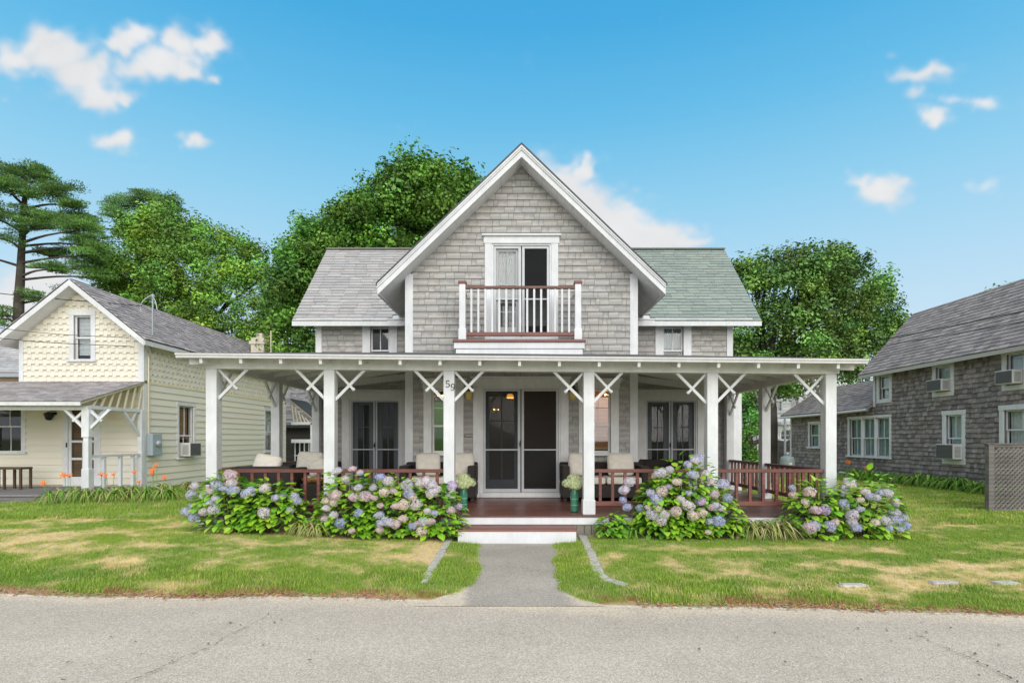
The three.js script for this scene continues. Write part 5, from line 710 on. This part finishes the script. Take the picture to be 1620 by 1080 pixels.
// lattice fence
{ const D = 10.56, x0 = wx(1566, D), x1 = x0 + 2.2, t = thing('lattice_fence', 'weathered grey diagonal lattice fence panel by the grey shingled house', 'fence', [x0, 0, -D]), top = wy(703, D), bot = .06, fp = frontPlane(D);
  part('post', B().box(x0 - .05, x0 + .05, 0, top + .03, -.05, .05, fp, .008).done(), M.fenceWood, t); part('rail', B().box(x0 + .05, x1, top - .05, top, -.03, .03, fp, .006).done(), M.fenceWood, t); part('rail', B().box(x0 + .05, x1, bot - .02, bot + .06, -.03, .03, fp, .006).done(), M.fenceWood, t); part('cap', B().box(x0 - .07, x1, top + .001, top + .025, -.05, .05, fp, .006).done(), M.fenceWood, t);
  for (const s of [1, -1]) for (let k = -14; k < 40; k++) { const c = k * .088, pts = []; const ya = bot + .05, yb = top - .04, xa = x0 + .05, xb = x1 - .02; const xOf = (y) => s > 0 ? x0 + c + (y - ya) : x0 + c + 1.2 - (y - ya); let y0 = ya, y1 = yb; const inside = (y) => xOf(y) >= xa && xOf(y) <= xb; const st = .01; while (y0 < yb && !inside(y0)) y0 += st; while (y1 > y0 && !inside(y1)) y1 -= st; if (y1 - y0 < .06) continue; part('lattice_slat', B().bar(V3(xOf(y0), y0, -D + s * .008), V3(xOf(y1), y1, -D + s * .008), .012, .036, V3(0, 0, 1).cross(V3(s, 1, 0)).normalize()).done(), M.fenceWood, t); } }
// white house, picket gate, gas tank and garden chair beyond the porch
{ const D = 32, h = thing('white_house', 'distant white clapboard house seen under the porch roof', 'house', [15, 0, -D]), fp = frontPlane(D); const wins = [[wx(1228, D), wx(1236, D), wy(651, D), wy(635, D)], [wx(1251, D), wx(1263, D), wy(650, D), wy(618, D)], [wx(1276, D), wx(1288, D), wy(632, D), wy(612, D)], [wx(1236, D), wx(1250, D), wy(697, D), wy(680, D)], [wx(1190, D), wx(1198, D), wy(697, D), wy(678, D)]];
  const w = part('wall', B().wall(fp, [[12.6, 0], [19, 0], [19, 5.4], [12.6, 5.4]], wins, .12).box(12.6, 12.72, 0, 5.4, -38, -D - .13).box(18.88, 19, 0, 5.4, -38, -D - .13).box(12.73, 18.87, 0, 5.4, -38, -37.9).done(), std(lin(.74, .75, .76)), h); lay('clapboard', courses(() => [12.6, 19], 0, 5.4, .2, 7, 9, wins), fp, w, tones([.78, .79, .80], 5, .03), 0, .03, 0, { mass: 'clapboards' });
  for (const q of wins) windowOn(h, fp, ...q, { casing: .1 }); const r = part('roof', B().prism([V3(12.3, 5.4, -D + .3), V3(19.3, 5.4, -D + .3), V3(19.3, 7, -35), V3(12.3, 7, -35)], .12).prism([V3(12.3, 7, -35), V3(19.3, 7, -35), V3(19.3, 5.4, -38.3), V3(12.3, 5.4, -38.3)], .12).done(), M.rollRoof, h); part('porch_hood', B().box(wx(1230, D), wx(1252, D), wy(672, D), wy(668, D), -D, -D + .5).done(), M.white, h); }
{ const D = 27, x0 = wx(1221, D), x1 = wx(1250, D), t = thing('board_fence', 'grey weathered board fence in front of the distant white house', 'fence', [x0, 0, -D]); for (let i = 0, x = x0; x < x1; i++, x += .125) part('board', B().box(x, x + .115, 0, 1.3 + .1 * hash(i, 2), -D, -D + .03).done(), i % 3 ? M.greyWood : M.grayDeck, t); part('rail', B().box(x0, x1, .9, 1, -D - .05, -D - .001).done(), M.greyWood, t); }
{ const D = 20.3, x = wx(1246, D); const t = thing('gas_tank', 'pale grey upright gas tank against the grey house extension', 'tank', [x, 0, -D]); part('tank_body', B().lathe([[0, 0], [.2, 0], [.25, .06], [.25, .68], [.2, .78], [.08, .82], [0, .82]], x, 0, -D, 24).done(), std(lin(.30, .36, .36), { roughness: .45 }), t); part('valve', B().lathe([[0, .82], [.08, .82], [.08, .94], [0, .94]], x, 0, -D, 12).done(), M.steel, t); part('tank_label', B().box(x - .05, x + .05, .5, .58, -D + .245, -D + .256).done(), M.white, t); part('vent_pipe', B().bar(V3(x + .1, .8, -D - .4), V3(x + .1, 2.2, -D - .4), .06).done(), M.steel, t); }
{ const D = 14.6, x0 = wx(1181, D), x1 = wx(1206, D), t = thing('garden_chair', 'pale slatted garden chair back beyond the porch railing', 'chair', [(x0 + x1) / 2, 0, -D]), w = std(lin(.34, .33, .30), { map: woodTex }); for (let i = 0; i < 5; i++) { const x = mix(x0 + .03, x1 - .03, i / 4); part('back_slat', B().box(x - .025, x + .025, .42, .78, -D - .02, -D).done(), w, t); } part('back_rail', B().box(x0, x1, .76, .82, -D - .025, -D + .005).done(), w, t); part('seat', B().box(x0, x1, .38, .42, -D - .5, -D + .02).done(), w, t); for (const x of [x0 + .03, x1 - .03]) for (const z of [-D, -D - .45]) part('leg', B().bar(V3(x, 0, z), V3(x, .38, z), .05).done(), w, t); }
{ const P = (px, py, D) => V3(wx(px, D), wy(py, D), -D); solo('utility_wire', B().tube([P(1150, 572, 16), P(1260, 562, 19), P(1360, 546, 21), P(1445, 527, 22)], .012, 30, 5).done(), M.wire, 'grey service wire sagging from the cottage to the grey house roof', 'wire', 'overhead wires'); solo('utility_wire', B().tube([P(1400, 537, 15.2), P(1500, 517, 13.5), P(1640, 488, 11.5)], .012, 30, 5).done(), M.wire, 'dark wire stretched in front of the grey house roof', 'wire', 'overhead wires'); solo('utility_wire', B().tube([P(1400, 546, 15.2), P(1500, 530, 13.5), P(1640, 505, 11.5)], .009, 30, 5).done(), M.wire, 'thin second wire stretched below another over the grey roof', 'wire', 'overhead wires'); }
// ---------------------------------------------------------------- trees
const clump = (n, R, leaf, flat = 1) => { const P = [], I = []; for (let i = 0; i < n; i++) { const d = V3(rr(-1, 1), rr(-1, 1) * flat, rr(-1, 1)); if (d.length() > 1) d.normalize(); const c = d.clone().multiplyScalar(R), N = d.clone().add(V3(rr(-.7, .7), rr(.1, 1.1), rr(-.7, .7))).normalize(), T = N.clone().cross(V3(rr(-1, 1), rr(-1, 1), rr(-1, 1))).normalize(), S = N.clone().cross(T), s = leaf * rr(.7, 1.25), o = P.length / 3, q = (a, b, k) => { const v = c.clone().addScaledVector(T, a * s).addScaledVector(S, b * s).addScaledVector(N, k * s); P.push(v.x, v.y, v.z); }; q(-.5, 0, -.06); q(0, -.32, .05); q(.5, 0, -.1); q(0, .32, .05); I.push(o, o + 1, o + 2, o, o + 2, o + 3); } return tri(P, I); };
const needles = (() => { const P = [], I = []; for (let i = 0; i < 60; i++) { const a = rnd() * 6.283, r = Math.sqrt(rnd()), c = V3(r * Math.cos(a) * .95, rr(-.05, .18) * (1 - r * .5), r * Math.sin(a) * .95), d = V3(Math.cos(a) * r + rr(-.6, .6), rr(.2, 1), Math.sin(a) * r + rr(-.6, .6)).normalize(), s = rr(.16, .28), w = d.clone().cross(V3(rr(-1, 1), rr(-1, 1), rr(-1, 1))).normalize().multiplyScalar(.045), o = P.length / 3, e = c.clone().addScaledVector(d, s); P.push(c.x - w.x, c.y - w.y, c.z - w.z, c.x + w.x, c.y + w.y, c.z + w.z, e.x, e.y, e.z); I.push(o, o + 1, o + 2); } return tri(P, I); })();
const crownMat = leafMat(0xffffff, { roughness: .6 });
const leafClump = clump(34, .42, .15), fineClump = clump(30, .34, .125);
function limb(b, p, q, r0, r1, sag = .1) { const m = p.clone().add(q).multiplyScalar(.5).add(V3(rr(-sag, sag), rr(0, sag), rr(-sag, sag))), c = new THREE.CatmullRomCurve3([p, m, q]), n = 6, rad = 6, P = [], I = []; for (let i = 0; i <= n; i++) { const o = c.getPoint(i / n), t = c.getTangent(i / n), s = t.clone().cross(V3(.3, .2, 1)).normalize(), u = s.clone().cross(t), r = mix(r0, r1, i / n); for (let k = 0; k < rad; k++) { const a = k / rad * 6.283; P.push(o.x + r * (s.x * Math.cos(a) + u.x * Math.sin(a)), o.y + r * (s.y * Math.cos(a) + u.y * Math.sin(a)), o.z + r * (s.z * Math.cos(a) + u.z * Math.sin(a))); } } for (let i = 0; i < n; i++) for (let k = 0; k < rad; k++) { const a = i * rad + k, e = i * rad + (k + 1) % rad; I.push(a, e, a + rad, e, e + rad, a + rad); } b.add(tri(P, I)); }
function tree(name, label, tx, D, blobs, o = {}) { // blobs [photo x, photo y, radius in photo pixels, depth offset]
  const t = thing(name, label, 'tree', [tx, 0, -D], o.group ?? 'trees behind the houses'), k = D / FOCAL, lobes = blobs.map(([px, py, r, dz = 0]) => ({ c: V3(wx(px, D), wy(py, D), -D + dz), r: r * k }));
  const low = Math.min(...lobes.map((l) => l.c.y)), trunkTop = V3(tx + (o.lean ?? 0), Math.max(1.5, low), -D), b = B(); limb(b, V3(tx, -.1, -D), trunkTop, o.trunk ?? .32, (o.trunk ?? .32) * .7, .15); part('trunk', b.done(), M.bark, t);
  const lb = B(); for (const l of lobes) { limb(lb, trunkTop.clone().add(V3(0, rr(-.3, .2), 0)), l.c, (o.trunk ?? .32) * .42, .03, .5); for (let i = 0; i < 5; i++) { const d = V3(rr(-1, 1), rr(-.2, 1), rr(-1, 1)).normalize(); limb(lb, l.c, l.c.clone().addScaledVector(d, l.r * .85), .035, .01, .1); } } part('limb', lb.done(), M.bark, t);
  const geo = o.clump ?? leafClump, mats = [], cols = [], dens = o.density ?? 1, base = o.tone ?? [.07, .17, .03], q = new THREE.Quaternion(), col = new THREE.Color();
  for (const l of lobes) { // each bough is a cluster of sprays, so that gaps and shade fall between them
    const n = Math.max(6, Math.round(12 * l.r * l.r)); for (let i = 0; i < n; i++) { const d = V3(rr(-1, 1), rr(-.85, 1), rr(-1, 1) + (o.face ?? .25)).normalize(), c = l.c.clone().addScaledVector(d, l.r * rr(.6, 1.02)), R = rr(.3, .62) * (o.spray ?? 1), m = Math.round(8 * dens), shade = rnd() < .3 ? rr(1.25, 1.9) : rr(.5, 1.15), hue = rr(-.15, .28);
      for (let j = 0; j < m; j++) { const e = V3(rr(-1, 1), rr(-.45, .65), rr(-1, 1)).normalize().multiplyScalar(R * Math.sqrt(rnd())), s = rr(.6, 1.1) * (o.leaf ?? 1) * (rnd() < .2 ? 1.35 : 1); q.setFromEuler(new THREE.Euler(rr(-.6, .6), rnd() * 6.283, rr(-.6, .6))); mats.push(new THREE.Matrix4().compose(c.clone().add(e).sub(t.position), q, V3(s, s * .8, s))); const v = shade * rr(.8, 1.2); cols.push([base[0] * v * (1 + hue), base[1] * v, base[2] * v * (1 - hue)]); } } }
  const im = new THREE.InstancedMesh(geo, crownMat, mats.length); mats.forEach((m, i) => { im.setMatrixAt(i, m); im.setColorAt(i, col.setRGB(...cols[i])); }); im.name = 'crown'; im.userData.kind = 'stuff'; im.castShadow = im.receiveShadow = true; t.add(im); return t;
}
tree('maple_tree', 'tall dense green maple rising behind the cottage gable', wx(610, 24), 24, [[655, 318, 56], [655, 288, 22], [608, 338, 50], [705, 308, 42], [690, 350, 66, 1], [556, 362, 42], [620, 385, 70, 1], [505, 388, 38], [475, 412, 32], [530, 420, 60, .6], [470, 455, 46], [452, 520, 38], [580, 450, 62], [735, 330, 36], [742, 296, 18], [500, 505, 50, .8], [690, 420, 60], [440, 480, 30], [470, 560, 44, .5], [525, 560, 44, -1], [640, 330, 40, 1.6], [585, 390, 44, 2], [675, 300, 32, 1.2], [500, 440, 40, 1.8]], { trunk: .45, tone: [.125, .295, .042], face: .35 });
tree('locust_tree', 'light yellow green tree behind the yellow house roof', wx(290, 30), 30, [[228, 372, 34], [268, 385, 50], [262, 352, 28], [325, 395, 44], [372, 408, 32], [395, 402, 18], [300, 440, 56, 1], [225, 428, 44, .6], [380, 455, 44, .5], [345, 500, 50, 1], [268, 480, 50], [408, 505, 34], [198, 470, 28], [415, 440, 26], [405, 550, 40], [320, 545, 46], [210, 500, 36], [180, 450, 20]], { trunk: .35, tone: [.17, .35, .05], density: .95, clump: fineClump, spray: 1.1, leaf: 1.15, face: .3 });
tree('oak_tree', 'broad dark green tree behind the green roofed wing', wx(1215, 26), 26, [[1212, 432, 26], [1262, 422, 30], [1312, 416, 24], [1335, 408, 11], [1330, 456, 38, 1], [1368, 474, 24], [1392, 498, 20], [1242, 468, 48, 1], [1300, 500, 56, .6], [1195, 458, 24], [1180, 515, 36], [1355, 525, 42], [1250, 535, 50, 1], [1312, 556, 42], [1195, 560, 40, -1], [1168, 430, 11], [1395, 540, 16], [1280, 450, 40, 1.5], [1345, 575, 36], [1235, 590, 36, -2], [1165, 560, 30], [1285, 605, 20, -2], [1200, 598, 34], [1310, 588, 34, .5], [1262, 568, 40, 1], [1375, 545, 30], [1390, 470, 18], [1410, 515, 12]], { trunk: .4, tone: [.135, .28, .06], density: .85, face: .3 });
tree('slender_tree', 'leafy young tree growing past the far corner of the porch', wx(1185, 17.5), 17.5, [[1183, 655, 18], [1196, 640, 15], [1202, 628, 12], [1176, 690, 17, .3], [1190, 718, 20], [1170, 720, 16], [1200, 735, 14], [1178, 632, 10], [1185, 745, 20], [1205, 760, 12]], { trunk: .14, tone: [.10, .28, .04], density: 1, clump: fineClump, spray: .55, leaf: .62 });
tree('slender_tree', 'bare leaning trunk with a small crown beyond the porch railing', wx(1207, 20), 20, [[1222, 600, 22], [1240, 615, 16], [1215, 585, 20]], { trunk: .17, lean: .35, tone: [.10, .25, .04], spray: .6, leaf: .7, clump: fineClump });
tree('garden_tree', 'small green tree peeping over the ridge of the grey house', wx(1600, 24), 24, [[1588, 470, 14], [1604, 466, 13], [1625, 472, 22]], { trunk: .2, tone: [.14, .30, .05], spray: .7, leaf: .8, clump: fineClump });
tree('garden_tree', 'bushy green tree between the yellow house and the cottage', -11, 36, [[480, 600, 34], [520, 600, 40], [440, 590, 30], [500, 660, 34], [550, 620, 40]], { trunk: .2, tone: [.09, .24, .04] });
// pines with flat plates of needles
function pine(label, D, line, plates) {
  const base = V3(wx(line[0][0], D), 0, -D), t = thing('pine_tree', label, 'pine tree', [base.x, 0, -D], 'pines behind the yellow house'), b = B(), pts = line.map(([px, py]) => V3(wx(px, D), Math.max(-.1, wy(py, D)), -D)); for (let i = 0; i + 1 < pts.length; i++) limb(b, pts[i], pts[i + 1], line[i][2], line[i + 1][2], .05); part('trunk', b.done(), M.bark, t);
  const lb = B(), mats = [], cols = []; for (const [px, py, rx, ry, dz = rr(-1.4, 1.4)] of plates) { const c = V3(wx(px, D), wy(py, D), -D + dz), Rx = rx * D / FOCAL, Ry = ry * D / FOCAL; let best = pts[0], bd = 1e9; for (let k = 0; k < 60; k++) { const f = k / 60 * (pts.length - 1), i = Math.floor(f), p = pts[i].clone().lerp(pts[i + 1], f - i), d = Math.abs(p.y - (c.y - .35)); if (d < bd) { bd = d; best = p; } }
    limb(lb, best, c.clone().add(V3(0, -.12, 0)), .07, .025, .2); for (let i = 0; i < 7; i++) limb(lb, c.clone().lerp(best, .25 * rnd()).add(V3(0, -.12, 0)), c.clone().add(V3(rr(-1, 1) * Rx, rr(-.3, .5) * Ry, rr(-1, 1) * Rx * .8)), .025, .01, .12);
    const subs = [...Array(Math.round(5 + 5 * Rx))].map(() => { const a = rnd() * 6.283, r = Math.sqrt(rnd()); return V3(c.x + Rx * r * Math.cos(a), c.y + Ry * rr(-1.2, 1.2), c.z + Rx * .8 * r * Math.sin(a)); }); for (const s0 of subs) { const lift = rr(.5, 1.5); for (let i = 0; i < 6; i++) { const p = V3(s0.x + rr(-.24, .24), s0.y + rr(-.08, .14), s0.z + rr(-.24, .24)).sub(t.position), s = rr(.3, .52); mats.push(new THREE.Matrix4().compose(p, new THREE.Quaternion().setFromEuler(new THREE.Euler(rr(-.3, .3), rnd() * 6, rr(-.3, .3))), V3(s, s, s))); const v = lift * rr(.8, 1.2); cols.push([.13 * v, .27 * v, .055 * v]); } } }
  part('limb', lb.done(), M.bark, t); const im = new THREE.InstancedMesh(needles, crownMat, mats.length), col = new THREE.Color(); mats.forEach((m, i) => { im.setMatrixAt(i, m); im.setColorAt(i, col.setRGB(...cols[i])); }); im.name = 'crown'; im.userData.kind = 'stuff'; im.castShadow = im.receiveShadow = true; t.add(im);
}
pine('tall pine with a thick trunk and layered dark plates of needles', 27, [[26, 740, .27], [29, 480, .23], [33, 400, .16], [38, 320, .12], [38, 262, .04]], [[38, 268, 16, 7, 0], [55, 276, 18, 8, 0], [12, 276, 22, 9], [70, 292, 22, 8], [92, 300, 22, 8], [20, 300, 36, 9], [45, 312, 34, 8], [108, 318, 14, 6], [15, 330, 34, 9], [95, 335, 26, 8], [60, 342, 38, 9], [118, 350, 14, 6], [25, 358, 40, 9], [75, 362, 42, 9], [115, 375, 34, 9], [15, 385, 34, 8], [140, 390, 24, 7], [150, 372, 18, 6], [55, 390, 24, 7], [5, 412, 22, 6], [120, 412, 24, 6], [155, 405, 16, 7], [70, 460, 16, 8], [10, 505, 14, 9], [50, 470, 14, 6], [100, 425, 26, 6], [145, 430, 22, 5]]);
pine('slimmer pine leaning behind the light green tree', 34, [[228, 740, .3], [222, 480, .25], [218, 400, .16], [238, 312, .05]], [[242, 315, 20, 7, 0], [225, 322, 26, 8], [190, 325, 20, 7], [182, 345, 16, 7], [200, 352, 24, 7], [262, 328, 20, 7], [175, 358, 14, 5], [150, 365, 22, 6], [205, 375, 20, 6], [170, 410, 20, 7], [160, 440, 16, 5], [285, 330, 12, 6], [190, 425, 22, 6]]);
// far woods closing the view
{ const n = 5200, im = new THREE.InstancedMesh(leafClump, crownMat, n), o = new THREE.Object3D(), col = new THREE.Color(); for (let i = 0; i < n; i++) { const x = rr(-75, 75), h = 4.2 + 2.4 * fbm(x * .12 + 30, 2, 3); o.position.set(x, h * Math.pow(rnd(), .8), -rr(58, 64)); const s = rr(1.8, 3.6); o.scale.set(s, s, s); o.rotation.set(rnd(), rnd() * 6, rnd()); o.updateMatrix(); im.setMatrixAt(i, o.matrix); const v = rr(.7, 1.3); col.setRGB(.09 * v, .22 * v, .045 * v); im.setColorAt(i, col); } im.name = 'woods'; im.userData = { kind: 'stuff', label: 'far green woods behind all the houses', category: 'woods' }; scene.add(im); }
renderer.render(scene, camera);
